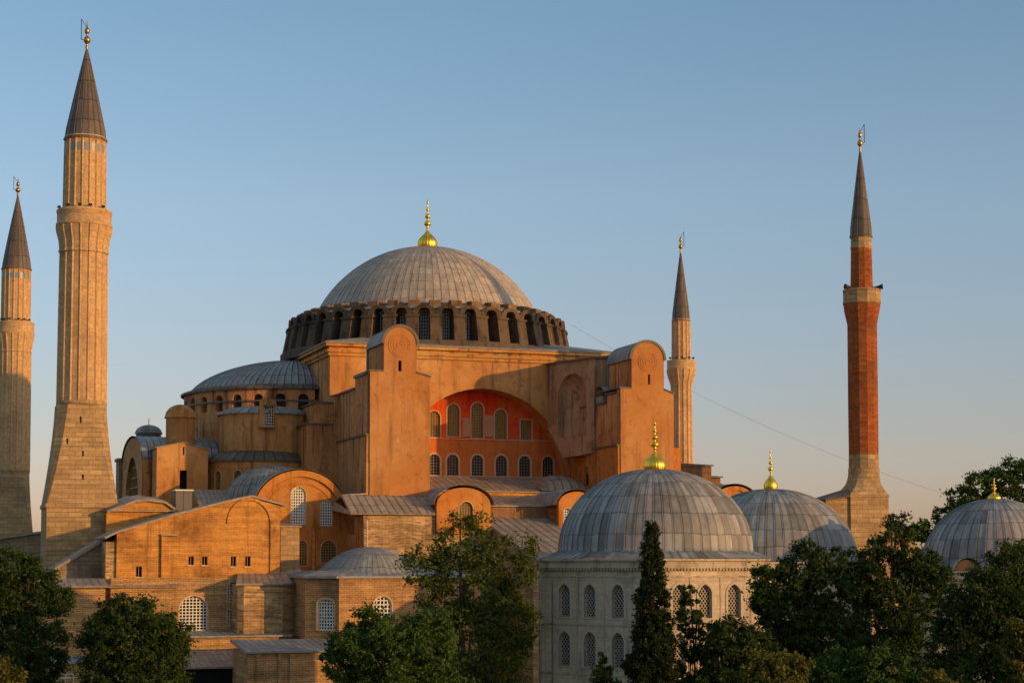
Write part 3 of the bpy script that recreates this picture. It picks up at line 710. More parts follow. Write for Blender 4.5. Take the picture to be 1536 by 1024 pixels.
# big sloping roof to the east and the orange lunette over the second tomb
mb = MB(); z_ = G.Z(719, 22, -34)
mb.roof(G.w(u_(1000, 760, -42), -42, G.Z(757, 22, -42)), G.w(u_(1150, 760, -42), -42, G.Z(762, 30, -42)), G.w(u_(1090, 720, -34), -31, G.Z(719, 25, -34)), G.w(u_(1000, 720, -34), -31, z_ + .1), 16); link('east_aisle_roof', mb, M['lead_brown'], B)
def lunette(px0, px1, ytop, yspring, ybot, v, back, label, wins, mat='orange', lead_over=.35, rzf=1.0, band=.0):
    u0, u1 = G.U(px0, yspring, v), G.U(px1, yspring, v); zt = G.Z(ytop, (u0 + u1) / 2, v); zs_ = G.Z(yspring, (u0 + u1) / 2, v); zb_ = G.Z(ybot, (u0 + u1) / 2, v)
    r = (u1 - u0) / 2; n = 24
    out = [(0, zb_), (2 * r, zb_)] + [(r + r * math.cos(PI * i / n), zs_ + (zt - zs_) * math.sin(PI * i / n)) for i in range(n + 1)]
    hs = []; ws = []
    for px, y0, y1, w, kind, mats, nx, ny in wins:
        sc_ = G.U(px, (y0 + y1) / 2, v) - u0; a_, b_ = G.Z(y1, u0 + r, v), G.Z(y0, u0 + r, v)
        hs.append(arch(sc_, a_, w, b_ - a_, kind)); ws.append((sc_, a_, w, b_ - a_, kind, mats, nx, ny))
    mb = MB(); mb.panel(G, (u0, v), (u1, v), out, hs, .7); o = link('lunette_wall', mb, M[mat], B, label)
    for w in ws: window(o, G, (u0, v), (u1, v), w[0], w[1], w[2], w[3], w[4], .25, w[6], w[7], .06, .10, w[5])
    l = MB(); uc_ = (u0 + u1) / 2
    l.surf(lambda a, q: G.w(uc_ - (r + lead_over) * math.cos(PI * q), v - .2 + back * a, zs_ + (zt - zs_ + .28) * math.sin(PI * q)), max(4, int(back / .9)), 20, .05)
    link('barrel_roof', l, M['lead'], o)
    if band:
        rim = MB()
        for i in range(n):
            p = [(uc_ + (r + q_) * math.cos(PI * a_ / n), zs_ + (zt - zs_ + q_) * math.sin(PI * a_ / n)) for a_ in (i, i + 1) for q_ in (-band, 0.02)]
            q = [G.w(x, v - .16, z) for x, z in p]; k = [G.w(x, v + .02, z) for x, z in p]
            rim.poly([q[0], q[1], q[3], q[2]]); rim.poly([q[1], k[1], k[3], q[3]]); rim.poly([k[0], q[0], q[2], k[2]])
        link('arch_band', rim, M[mat], o)
    return o, u0, u1, zs_, zt
lunette(1070, 1134, 729, 755, 790, -43, 9, 'orange lunette gable at the east end', [], band=.5)

# gallery roofs under the tympanum ----------------------------------------
tu = (tl[1] + .03, tr[0] - .35)
mb = MB()
mb.roof(G.w(tu[0], -29.6, 25.6), G.w(tu[1], -29.6, 25.6), G.w(tu[1], VF - .0, 27.75), G.w(tu[0], VF - .0, 27.75), 26, .16, .05)
mb.roof(G.w(tu[0], VF, 27.76), G.w(tu[1], VF, 27.76), G.w(tu[1], VT - .02, 27.9), G.w(tu[0], VT - .02, 27.9), 26, .16, .04)
mb.roof(G.w(tu[0], -38.2, 23.55), G.w(tu[1], -38.2, 23.55), G.w(tu[1], -30.2, 25.0), G.w(tu[0], -30.2, 25.0), 24, .16, .05)
# low quarter dome at right end
mb.surf(lambda a, q: G.w(tu[1] - 3.6 - 3.3 * math.cos(PI * a), -25.5 - 4.2 * math.cos(PI * q), 25.7 + (1.7 * math.sin(PI * a) + .01) * math.sin(PI * q) + .9 * q), 9, 10, .05)
link('gallery_roof', mb, M['lead_brown'], B)
mb = MB(); mb.box(G, tu[0], tu[1], -30.1, -28.6, 20, 25.35); mb.box(G, tu[0], tu[1], -37.9, -29, 15, 23.3); link('gallery_wall', mb, M['brick_orange'], B)
mb = MB(); wu0, wu1 = u_(736, 768, -37.95), u_(822, 768, -37.95); z0_, z1_ = G.Z(777, 3, -38), G.Z(762, 3, -38)
mb.panel(G, (wu0, -38.0), (wu1, -38.0), rect(0, wu1 - wu0, z0_ - 1, z1_), [rect((wu1 - wu0) * .52, (wu1 - wu0) * .575, z0_ + .1, z1_ - .15)], .09); link('board_strip', mb, M['wood'], B, 'brown boarded strip between two lead roofs')
mb = MB()
mb.roof(G.w(-4.6, -56.8, 17.3), G.w(15.0, -56.8, 17.3), G.w(15.0, -38.1, 22.05), G.w(-4.6, -38.1, 22.05), 19, .2, .10); link('aisle_roof', mb, M['lead_brown'], B, 'broad lean-to lead roof with dark seams')
mb = MB(); mb.prism(G, [(-4.3, -56.2), (14.8, -56.2), (14.8, -38.05), (-4.3, -38.05)], 0, [17.2, 17.2, 21.7, 21.7]); link('aisle_wall', mb, M['brick_pale'], B)
mb = MB(); mb.roof(G.w(-21.4, -42.4, 22.35), G.w(-9.4, -42.4, 22.35), G.w(-10.0, VB + .05, 24.6), G.w(-21.4, VB + .05, 24.6), 13, .18, .09)
mb.roof(G.w(-21.4, -34, 24.0), G.w(-21.4, VB, 24.6), G.w(-18.45, VB, 24.8), G.w(-18.45, -30, 25.4), 6, .18, .07)
mb.roof(G.w(-21.6, -42.2, 22.3), G.w(-21.6, -34, 22.9), G.w(-21.3, -34, 24.0), G.w(-21.3, -42.2, 22.5), 3, .1, .05)
link('aisle_roof', mb, M['lead_brown'], B, 'lead roof at the foot of the left tower')
mb = MB(); ua, ub = G.U(545, 800, -42), -4.3
mb.panel(G, (ua, -42), (ub, -42), [(0, 0), (ub - ua, 0), (ub - ua, 22.1), (0, 22.1)], [], .8)
link('aisle_wall', mb, M['brick_pale'], B, 'rough banded brick wall below the left tower')
mb = MB(); mb.box(G, ua + .02, ub - .02, -41.2, -30, 0, 22.0); mb.box(G, ua + .02, -10, VB + .1, -24, 20, 24.1); link('west_return_wall', mb, M['plaster_stain'], B)
lunette(655, 736, 731, 757, 800, -42.5, 10, 'left orange lunette gable in front of the gallery roof', [(699, 752, 790, 1.65, 'round', ('grille_tan', 'glass_tan', 'frame_pale'), 5, 9)], 'orange', .3, 1, .0)
lunette(838, 893, 737, 757, 800, -42.0, 10, 'right orange lunette gable beside the tomb dome', [(851, 762, 796, .95, 'round', ('grille', 'glass', 'frame_pale'), 4, 9), (876, 757, 798, 1.5, 'round', ('grille_tan', 'glass_tan', 'frame_pale'), 5, 9)], 'orange', .3)

# west half dome -----------------------------------------------------------
hc = G.w(UL, 0)
mb = MB(); ell = [(13.9 * math.cos(PI / 2 * i / 16), 39.7 + 4.4 * (1 - math.cos(PI / 2 * i / 16) ** 2) ** .72) for i in range(17)]
mb.lathe(hc.x, hc.y, ell, 44, .07, .07, a0=R(-165 + 19), a1=R(5 + 19)); link('half_dome', mb, M['lead'], B)
mb = MB(); mb.lathe(hc.x, hc.y, [(15.3, 39.0), (15.35, 39.25), (13.5, 39.9)], 40, .07, .05, a0=R(-170), a1=R(20)); link('half_dome_eave', mb, M['lead_dark'], B)
hd = MB(); HF = Frame(hc.x, hc.y, 0); nf = 15
for k in range(nf):
    an = R(-172 + 19) + R(170) * (k + .5) / nf; da = R(170) / nf; rr = 14.9; L = 2 * rr * math.tan(da / 2)
    a_ = (math.sin(an) * rr - math.cos(an) * L / 2, -math.cos(an) * rr - math.sin(an) * L / 2); b_ = (math.sin(an) * rr + math.cos(an) * L / 2, -math.cos(an) * rr + math.sin(an) * L / 2)
    hd.panel(HF, a_, b_, rect(0, L, 26, 39.05), [arch(L / 2, 36.3, 1.35, 2.1)], 1.1)
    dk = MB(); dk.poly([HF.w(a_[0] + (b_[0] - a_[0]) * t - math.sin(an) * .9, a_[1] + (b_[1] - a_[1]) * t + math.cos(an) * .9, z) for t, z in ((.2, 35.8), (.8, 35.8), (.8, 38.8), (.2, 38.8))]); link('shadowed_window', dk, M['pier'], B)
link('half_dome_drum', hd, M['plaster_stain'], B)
mb = MB(); mb.lathe(hc.x, hc.y, [(15.15, 37.4), (15.15, 37.6), (14.95, 37.6)], 40, a0=R(-170), a1=R(20)); link('string_course', mb, M['lead_dark'], B)
# exedra: lower drum, its roof, upper drum with dormer
e1 = at(391, 700, 228); zE = zat(689, 221)
mb = MB(); EF = Frame(e1.x, e1.y, 0); nf = 18
wins = []
for k in range(nf):
    an = R(-150) + R(230) * (k + .5) / nf; da = R(230) / nf; rr = 6.9; L = 2 * rr * math.tan(da / 2)
    a_ = (math.sin(an) * rr - math.cos(an) * L / 2, -math.cos(an) * rr - math.sin(an) * L / 2); b_ = (math.sin(an) * rr + math.cos(an) * L / 2, -math.cos(an) * rr + math.sin(an) * L / 2)
    has = k in (4, 6, 8, 10, 12)
    mb.panel(EF, a_, b_, rect(0, L, 14, zE), [arch(L / 2, zE - 4.3, 1.05, 3.0)] if has else [], .6)
    if has: window(B, EF, a_, b_, L / 2, zE - 4.3, 1.05, 3.0, 'round', .2, 5, 9, .05, .09, ('grille_tan', 'glass', 'frame_pale'))
link('exedra_wall', mb, M['plaster'], B)
mb = MB(); mb.lathe(e1.x, e1.y, [(7.25, zE - .15), (7.25, zE + .05), (5.9, zE + .95), (4.4, zE + 1.5)], 34, .06, .05, scale=(1, 1)); link('exedra_roof', mb, M['lead_dark'], B)
zU = zat(617, 222)
mb = MB(); mb.lathe(e1.x + .3, e1.y + .6, [(5.7, zE), (5.7, zU)], 16, smooth=False); mb.box(G, -24, UL - 1, -13, -4, zE, zU - .3); link('exedra_upper_wall', mb, M['plaster'], B)
mb = MB(); mb.lathe(e1.x + .3, e1.y + .6, [(5.95, zU - .1), (5.95, zU + .08), (4.6, zU + .75), (3.0, zU + 1.0), (0.2, zU + 1.2)], 28, .06, .05)
link('exedra_cap_roof', mb, M['lead'], B)
dy = e1.y - 5.3; d0, d1 = at(389, 620, dy).x, at(411, 620, dy).x; zd0, zd1 = zat(640, dy), zat(600, dy)
w_ = d1 - d0
mb = MB(); mb.panel(WF, (d0, dy), (d1, dy), [(0, zd0), (w_, zd0), (w_, zd1 - .3)] + [(w_ / 2 + w_ / 2 * math.cos(PI * i / 8), zd1 - .3 + .7 * math.sin(PI * i / 8)) for i in range(1, 8)] + [(0, zd1 - .3)], [rect(.62, w_ - .1, zd0 + .15, zd1 - .75)], 2.5); dm = link('dormer', mb, M['plaster'], B)
window(dm, WF, (d0, dy), (d1, dy), (w_ + .52) / 2, zd0 + .15, w_ - .72, zd1 - .9 - zd0, 'rect', .3, 4, 7, .05, 0, ('grille', 'glass', 'frame_pale'))
mb = MB(); mb.box(WF, d0 - .1, d1 + .1, dy - .18, dy + .3, zd0 - .16, zd0 - .02); link('ledge', mb, M['lead_dark'], dm); mb = MB(); mb.box(WF, d0 + .5, d1 + .1, dy - .18, dy + .02, zd1 - .72, zd1 - .55); link('lintel', mb, M['lead_dark'], dm)

# west front pieces: gabled block with door, round turret, great west gable
vW = -17.0
w0, w1 = G.U(235, 700, vW), G.U(312, 700, vW); zL, zM, zR = G.Z(671, w0, vW), G.Z(664, -36, vW), G.Z(674, w1, vW); Lw = w1 - w0
dk = G.U(275, 718, vW) - w0; z0_, z1_ = G.Z(733, -36, vW), G.Z(705, -36, vW)
hs = [rect(dk - .45, dk + .45, z0_, z1_), rect(dk - .1, dk + .1, G.Z(682, -36, vW), G.Z(670, -36, vW))]
mb = MB(); mb.panel(G, (w0, vW), (w1, vW), [(0, 16), (Lw, 16), (Lw, zR), (Lw * .52, zM), (0, zL)], hs, .6); wb = link('west_block', mb, M['plaster'], B, 'low gabled block with a dark doorway at the west end')
mb = MB(); mb.poly([G.w(w0 + .3, vW + .5, z0_ - .5), G.w(w1 - 2, vW + .5, z0_ - .5), G.w(w1 - 2, vW + .5, zM - .4), G.w(w0 + .3, vW + .5, zM - 1.0)]); link('doorway', mb, M['black'], wb)
mb = MB(); mb.prism(G, [(w0, vW + .6), (w1, vW + .6), (w1, 6), (w0, 6)], 14, [zL - .02, zR - .02, zR - .02, zL - .02]); link('side_wall', mb, M['plaster_stain'], wb)
mb = MB()
mid = w0 + Lw * .52
mb.roof(G.w(w0 - .25, vW - .2, zL + .05), G.w(w0 - .25, 5, zL + .05), G.w(mid, 5, zM + .12), G.w(mid, vW - .2, zM + .12), 16, .12, .05)
mb.roof(G.w(w1 + .25, vW - .2, zR + .05), G.w(w1 + .25, 5, zR + .05), G.w(mid, 5, zM + .12), G.w(mid, vW - .2, zM + .12), 16, .12, .05); link('gable_roof', mb, M['lead'], wb)
t0 = at(270.5, 640, 228); zt0, zt1, zt2 = zat(668, 228) - .8, zat(627, 228), zat(606.5, 228)
mb = MB(); mb.lathe(t0.x, t0.y, [(1.82, zt0), (1.82, zt1)], 28); tt = link('turret', mb, M['plaster'], B, 'small round turret with a shallow dome')
mb = MB(); mb.lathe(t0.x, t0.y, [(1.80, zt1 - .1), (2.02, zt1 - .05), (2.04, zt1 + .12)] + [(1.95 * math.cos(PI / 2 * i / 10), zt1 + .13 + (zt2 - zt1 - .13) * math.sin(PI / 2 * i / 10)) for i in range(11)], 24); link('turret_cap', mb, M['plaster'], tt)
# great west gable (seen at a grazing angle) with its roof running east
ug = -41.0; vg0, vg1 = G.V(213, 700, ug), G.V(184, 700, ug); zg0 = G.Z(686, ug, vg0); Lg = vg1 - vg0; zgt = G.Z(657, ug, (vg0 + vg1) / 2)
out = [(0, 12), (Lg, 12), (Lg, zg0)] + [(Lg / 2 + Lg / 2 * math.cos(PI * i / 16), zg0 + (zgt - zg0) * math.sin(PI * i / 16)) for i in range(1, 16)] + [(0, zg0)]
hl = arch(Lg / 2, 20, Lg * .66, zgt - 22.5, 'round', 16)
mb = MB(); mb.panel(G, (ug, vg1), (ug, vg0), out, [hl], 1.0); gw = link('west_gable', mb, M['plaster_stain'], B, 'west gable end with a great arched window')
window(gw, G, (ug, vg1), (ug, vg0), Lg / 2, 20, Lg * .66, zgt - 22.5, 'round', .6, 8, 8, .18, 0, ('grille_tan', 'glass', 'frame_pale'))
mb = MB()
mb.surf(lambda a, q: G.w(ug - .2 + 16 * a, (vg0 + vg1) / 2 - (Lg / 2 + .2) * math.cos(PI * q), zg0 + (zgt - zg0 + .2) * math.sin(PI * q)), 18, 14, .06); link('gable_roof', mb, M['lead'], gw)
mb = MB(); mb.box(G, ug + 1.0, UL - 10, vg0 + .02, vg1 - .02, 10, zg0 - .02); link('side_wall', mb, M['plaster_stain'], gw)
t1 = at(223, 650, 252); za, zb_ = zat(650, 252), zat(638, 252)
mb = MB(); mb.lathe(t1.x, t1.y, [(1.75, 30), (1.75, za - .1), (1.95, za - .05), (1.95, za + .1)] + [(1.85 * math.cos(PI / 2 * i / 10), za + .1 + (zb_ - za) * math.sin(PI / 2 * i / 10)) for i in range(11)], 24); tt = link('turret', mb, M['lead'], B, 'far small lead covered turret')
mb = MB(); mb.tube([(t1.x, t1.y, zb_), (t1.x, t1.y, zb_ + 1.0)], .06, 6); link('spike', mb, M['bronze'], tt)
mb = MB(); mb.box(G, ug - .5, ug + 3, vg1 + .1, vg1 + 3.5, 10, G.Z(692, ug, vg1 + 2)); mb.box(G, ug - .7, ug + 3.2, vg1, vg1 + 3.7, G.Z(692, ug, vg1 + 2), G.Z(688, ug, vg1 + 2)); link('corner_pier', mb, M['stone_grey'], B)

# ================================================================== ANNEXES
def root_at(fr, u, v, name, label, cat, **k):
    p = fr.w(u, v); return thing(name, label, cat, (p.x, p.y, 0), **k)
# vaulted hall with the arched front and four white windows
vV = -34.0
H_ = root_at(G, -25, vV, 'vaulted_hall', 'orange vaulted hall with blue grey barrel roof and four white grilled windows', 'hall')
ua, ub = G.U(392, 738, vV), G.U(527, 780, vV); uarc0, uarc1 = G.U(388, 760, vV), G.U(511, 760, vV)
r_ = (uarc1 - uarc0) / 2; ucc = (uarc0 + uarc1) / 2; zt = G.Z(713, ucc, vV); zs_ = G.Z(768, ucc, vV)
n = 24
out = [(uarc0 - ua, 4), (ub - ua, 4), (ub - ua, zs_ + .8), (uarc1 - ua, zs_ + .8)] + [(ucc - ua + r_ * math.cos(PI * i / n), zs_ + (zt - zs_) * math.sin(PI * i / n)) for i in range(2, n + 1)]
ws = []
for px, y0, y1, w, nx, ny in ((447.5, 730, 786, 1.75, 6, 13), (489.5, 750, 788, 1.40, 5, 9), (453, 810, 848, 1.15, 4, 9), (493, 810, 843, 1.85, 6, 8)):
    a_, b_ = G.Z(y1, ucc, vV), G.Z(y0, ucc, vV); ws.append((G.U(px, (y0 + y1) / 2, vV) - ua, a_, w, b_ - a_, nx, ny))
mb = MB(); mb.panel(G, (ua, vV), (ub, vV), out, [arch(*w[:4]) for w in ws], .7); link('front_wall', mb, M['orange'], H_)
for i, w in enumerate(ws): window(H_, G, (ua, vV), (ub, vV), w[0], w[1], w[2], w[3], 'round', .22, w[4], w[5], .10, .08, ('grille' if i < 2 else 'grille_tan', 'glass', 'frame_pale'))
mb = MB()
mb.surf(lambda a, q: G.w(ucc - (r_ + .75) * math.cos(PI * q), vV - .25 + 13.5 * a, zs_ + (zt - zs_ + .75) * math.sin(PI * q) * (1 - .30 * max(0, a - .45) ** 1.2)), 20, 24, .07)
link('barrel_roof', mb, M['lead'], H_)
mb = MB(); mb.surf(lambda a, q: G.w(ucc - (r_ + .75) * math.cos(PI * q), vV + 13.2, zs_ - 8 * (1 - a) + a * (zt - zs_ + .3) * .8 * math.sin(PI * q)), 2, 12, .0); link('end_wall', mb, M['plaster_stain'], H_)
hv = at(409, 745, 218); za_ = zat(698.5, 218); zb2 = zat(752, 218)
mb = MB(); mb.lathe(hv.x, hv.y, [(5.75 * math.cos(PI / 2 * i / 14), zb2 + (za_ - zb2) * math.sin(PI / 2 * i / 14)) for i in range(15)], 44, .05, .05); link('vault_dome', mb, M['lead'], H_)
rim = MB()
for (w0_, w1_, pr) in ((-.95, -.85, .10), (-.12, .62, .30)):
    for i in range(n):
        p = [(ucc + (r_ + q_) * math.cos(PI * a_ / n), zs_ + (zt - zs_ + q_) * math.sin(PI * a_ / n)) for a_ in (i, i + 1) for q_ in (w0_, w1_)]
        q = [G.w(x, vV - pr, z) for x, z in p]; k = [G.w(x, vV + .02, z) for x, z in p]
        rim.poly([q[0], q[1], q[3], q[2]]); rim.poly([q[1], k[1], k[3], q[3]]); rim.poly([k[0], q[0], q[2], k[2]])
link('arch_band', rim, M['orange'], H_)
mb = MB(); mb.box(G, uarc0 + .05, ub - .05, vV + .71, vV + 13, 2, zs_ + .1)
mb.box(G, G.U(468, 800, vV), G.U(472, 800, vV), vV - .15, vV + .05, 4, G.Z(790, ucc, vV)); link('hall_wall', mb, M['brick_orange'], H_)
mb = MB(); up0, up1 = G.U(421, 820, -43.5), G.U(449, 820, -43.5); mb.box(G, up0, up1, -43.5, -34.2, 2, G.Z(788, up0, -43.5)); link('buttress', mb, M['stone'], H_)
mb = MB(); mb.roof(G.w(up0 - .2, -43.7, G.Z(788, up0, -43.5)), G.w(up1 + .2, -43.7, G.Z(788, up0, -43.5)), G.w(up1 + .2, -34.4, G.Z(788, up0, -43.5) + .5), G.w(up0 - .2, -34.4, G.Z(788, up0, -43.5) + .5), 3, .15, .04); link('buttress_roof', mb, M['lead_brown'], H_)

# gabled brick vestibule
vA = -46.0
A = root_at(G, -40, vA, 'gabled_brick_annex', 'orange brick annex with a low gable roofline, small square openings and a large arched window', 'annex')
ul, ur = G.U(175, 820, vA), G.U(420, 820, vA); LA = ur - ul
sx = lambda px, py=820: G.U(px, py, vA) - ul
zz = lambda py, px=300: G.Z(py, G.U(px, py, vA), vA)
sq = [(209, 857, 9, 16), (287, 840.5, 8, 13), (307.5, 840.5, 8, 13), (350.5, 841.5, 8, 15), (372, 841.5, 8, 15)]
holes = [rect(sx(x - w / 2), sx(x + w / 2), zz(y + h / 2, x), zz(y - h / 2, x)) for x, y, w, h in sq]
zled = zz(874.5)
out = [(0, zled), (LA, zled), (LA, zz(759, 420)), (sx(378, 742), zz(743, 378)), (sx(340, 750), zz(751, 340)), (sx(260, 768), zz(771, 260)), (0, zz(797, 175))]
mb = MB(); mb.panel(G, (ul, vA), (ur, vA), out, holes, .55); link('upper_wall', mb, M['brick_orange'], A)
for h in holes:
    mb = MB(); mb.poly([G.w(ul + x, vA + .4, z) for x, z in h])
    cx_ = (h[0][0] + h[1][0]) / 2
    o = link('window', mb, M['black'], A); f = MB(); mb2 = MB()
    up = G.w(0, -1) - G.w(0, 0)
    for k in range(4):
        p, q = h[k], h[(k + 1) % 4]; f.bar(G.w(ul + p[0], vA + .3, p[1]), G.w(ul + q[0], vA + .3, q[1]), .08, .06, up)
    f.bar(G.w(ul + cx_, vA + .3, h[0][1]), G.w(ul + cx_, vA + .3, h[2][1]), .04, .05, up)
    f.box(G, ul + h[0][0] - .15, ul + h[1][0] + .15, vA - .12, vA - .002, h[0][1] - .14, h[0][1] - .01); link('frame', f, M['frame_pale'], o)
# shallow blind arch, raised pilaster strips
mb = MB()
ba, bb, bt, bs = sx(344), sx(405), zz(750, 375), zz(785, 375)
rb_ = (bb - ba) / 2; n = 16
for i in range(n):
    p = [((ba + bb) / 2 + (rb_ + q_) * math.cos(PI * a_ / n), bs + (bt - bs + q_) * math.sin(PI * a_ / n)) for a_ in (i, i + 1) for q_ in (-.02, .30)]
    q = [G.w(ul + x, vA - .16, z) for x, z in p]; k = [G.w(ul + x, vA + .02, z) for x, z in p]
    mb.poly([q[0], q[1], q[3], q[2]]); mb.poly([q[1], k[1], k[3], q[3]]); mb.poly([k[0], q[0], q[2], k[2]])
link('blind_arch', mb, M['brick_orange'], A)
mb = MB(); mb.box(G, ul + bb - .0, ul + LA - .02, vA - .16, vA - .003, zled + .3, bs + .2); link('pilaster', mb, M['brick_orange'], A)
mb = MB(); mb.box(G, ul + sx(243) - .09, ul + sx(243) + .09, vA - .32, vA - .003, zz(867), zz(804)); link('vertical_rib', mb, M['brick_orange'], A)
mb = MB(); mb.box(G, ul + sx(241), ul + sx(266), vA - .4, vA - .003, zz(803.5), zz(801)); link('ledge', mb, M['lead_brown'], A)
mb = MB(); nn = [(0, 797, 175), (1, 771, 260), (2, 751, 340), (3, 743, 378)]
P_ = [(ul - 1.3, zz(806, 165) + .0)] + [(ul + sx(x, y), zz(y, x)) for _, y, x in nn]
for i in range(len(P_) - 1):
    (x0, z0), (x1, z1) = P_[i], P_[i + 1]; mb.roof(G.w(x0, vA - .35, z0 + .05), G.w(x0, vA + 10, z0 + .05), G.w(x1, vA + 10, z1 + .05), G.w(x1, vA - .35, z1 + .05), 10, .2, .05)
(x0, z0), (x1, z1) = P_[-1], (ur + .55, zz(756, 425))
mb.roof(G.w(x1, vA - .35, z1), G.w(x1, vA + 8, z1), G.w(x0, vA + 8, z0 + .05), G.w(x0, vA - .35, z0 + .05), 8, .2, .05)
link('gable_roof', mb, M['lead_brown'], A)
mb = MB(); mb.prism(G, [(ul + .01, vA + .56), (ur - .01, vA + .56), (ur - .01, vA + 8), (ul + .01, vA + 9.5)], 0, [zz(800, 175), zz(764, 420), zz(764, 420), zz(800, 175)]); mb.box(G, ul - 1.1, ul - .01, vA + .3, vA + 9.5, 0, zz(812, 165)); link('body_wall', mb, M['brick_pale'], A)
vA2 = vA - 1.1
ul2, ur2 = G.U(166, 900, vA2), G.U(357, 900, vA2); s2 = lambda px, py=910: G.U(px, py, vA2) - ul2; z2 = lambda py, px=280: G.Z(py, G.U(px, py, vA2), vA2)
W2 = [(s2(290), z2(945, 290), 3.0, z2(893, 290) - z2(945, 290), 'round', 8, 11), (s2(350), z2(902, 350), 1.25, z2(872, 350) - z2(902, 350), 'round', 5, 7), (s2(350), z2(938, 350), 1.25, z2(914, 350) - z2(938, 350), 'rect', 5, 5)]
mb = MB(); mb.panel(G, (ul2, vA2), (ur2 + .3, vA2), rect(0, ur2 - ul2 + .3, 0, z2(866)), [arch(*w[:5]) for w in W2], .8); link('lower_wall', mb, M['brick'], A)
for w in W2: window(A, G, (ul2, vA2), (ur2, vA2), w[0], w[1], w[2], w[3], w[4], .28, w[5], w[6], .085, .12, ('grille', 'glass', 'frame_pale'))
mb = MB(); mb.roof(G.w(ul2 - .3, vA2 - .4, z2(879)), G.w(G.U(268, 878, vA2), vA2 - .4, z2(879)), G.w(G.U(262, 870, vA), vA - .02, z2(871)), G.w(ul2 - .3, vA - .02, z2(871)), 9, .12, .05)
mb.box(G, G.U(268, 876, vA2), G.U(318, 876, vA2), vA2 - .1, vA - .02, z2(875), z2(873.5)); link('ledge_roof', mb, M['lead_brown'], A)

# small orange gabled block and metal shaft behind the annex
S_ = root_at(G, -44, -31, 'low_gabled_outbuilding', 'small orange gabled outbuilding tucked behind the annex beside the large minaret', 'outbuilding')
v_ = -31.0; a_, b_ = G.U(160, 760, v_), G.U(263, 760, v_); Ls = b_ - a_
zf = lambda py: G.Z(py, -44, v_)
mb = MB(); mb.panel(G, (a_, v_), (b_, v_), [(0, 8), (Ls, 8), (Ls, zf(762)), (Ls * .86, zf(752)), (Ls * .6, zf(748.5)), (Ls * .42, zf(750)), (0, zf(767))], [], .5); mb.box(G, a_ + .02, b_ - .02, v_ + .5, v_ + 8, 8, zf(768)); link('wall', mb, M['brick_orange'], S_)
mb = MB()
xs = [(0, 767), (.42, 750), (.6, 748.5), (.86, 752), (1.0, 762)]
for i in range(4):
    (p, y0), (q, y1) = xs[i], xs[i + 1]; mb.roof(G.w(a_ + Ls * p, v_ - .4, zf(y0) + .05), G.w(a_ + Ls * p, v_ + 8, zf(y0 - 8) + .05), G.w(a_ + Ls * q, v_ + 8, zf(y1 - 10) + .05), G.w(a_ + Ls * q, v_ - .4, zf(y1) + .05), 4, .25, .05)
mb.box(G, a_ + .1, b_ + .2, v_ - .45, v_ - .02, zf(767), zf(765.5)); link('roof', mb, M['lead_brown'], S_)
K_ = root_at(G, -37, -30, 'metal_shaft', 'galvanised metal shaft with a pale cap beside the west doorway block', 'duct')
v_ = -29.5; a_, b_ = G.U(264, 750, v_), G.U(288, 750, v_)
mb = MB(); mb.box(G, a_, b_, v_, v_ + 2, 14, G.Z(736, a_, v_)); mb.box(G, a_ - .02, a_ + .12, v_ - .06, v_ - .001, 14, G.Z(736, a_, v_)); mb.box(G, (a_ + b_) / 2 - .06, (a_ + b_) / 2 + .06, v_ - .06, v_ - .001, 14, G.Z(736, a_, v_)); link('shaft', mb, M['metal'], K_)
mb = MB(); mb.box(G, a_ - .15, b_ + .15, v_ - .2, v_ + 2.2, G.Z(736, a_, v_) + .003, G.Z(733.5, a_, v_)); link('cap', mb, M['white'], K_)
mb = MB(); v_ = -31.0
mb.roof(G.w(G.U(300, 762, v_), v_, G.Z(763, -36, v_)), G.w(G.U(352, 760, v_), v_, G.Z(757, -33, v_)), G.w(G.U(338, 735, -22), -22, G.Z(734, -33, -22)), G.w(G.U(288, 735, -22), -22, G.Z(734, -37, -22)), 7, .2, .08)
link('narthex_roof', mb, M['lead_brown'], B)
mb = MB(); mb.box(G, G.U(290, 760, -29), G.U(350, 760, -29), -29, -22, 6, G.Z(760, -34, -29)); link('narthex_wall', mb, M['plaster_stain'], B)

# domed baptistery
P = root_at(G, -20, -50, 'domed_brick_baptistery', 'brick baptistery with a low polygonal grey lead dome and white grilled windows', 'baptistery')
vF = -58.0; u1 = G.U(508, 900, vF); u2 = u1 + 13.6; zE = G.Z(867, u1, vF)
fp = [(u1, vF), (u2, vF), (u2 + 2.8, vF + 2.8), (u2 + 2.8, vF + 15), (u1 - 2.9, vF + 15), (u1 - 2.9, vF + 2.9)]
zb0, zb1 = G.Z(945, u1, vF), G.Z(898, u1, vF)
mb = MB()
sA = G.U(574, 900, vF) - u1
wA = (sA, G.Z(925, u1 + 4, vF), 1.95, G.Z(894, u1 + 4, vF) - G.Z(925, u1 + 4, vF), 'round')
mb.panel(G, fp[0], fp[1], rect(0, 13.6, 0, zE), [arch(*wA)], .7)
Lc = math.hypot(2.9, 2.9); wB = (Lc * .62, zb0, 2.05, zb1 - zb0, 'seg')
mb.panel(G, fp[5], fp[0], rect(0, Lc, 0, zE), [arch(*wB)], .7)
Lw_ = 12.1; vm = G.V(439, 860, u1 - 2.9); wC = (fp[4][1] - vm, G.Z(945, u1 - 2.9, vm), 1.5, G.Z(900, u1 - 2.9, vm) - G.Z(945, u1 - 2.9, vm), 'round')
mb.panel(G, fp[4], fp[5], rect(0, Lw_, 0, zE), [arch(*wC)], .7)
mb.box(G, u1 - .02, u1 + .45, vF - .22, vF - .003, 0, zE - .02); mb.panel(G, fp[1], fp[2], rect(0, 3.96, 0, zE), [], .7); mb.panel(G, fp[2], fp[3], rect(0, 12.2, 0, zE), [], .7)
link('wall', mb, M['brick'], P)
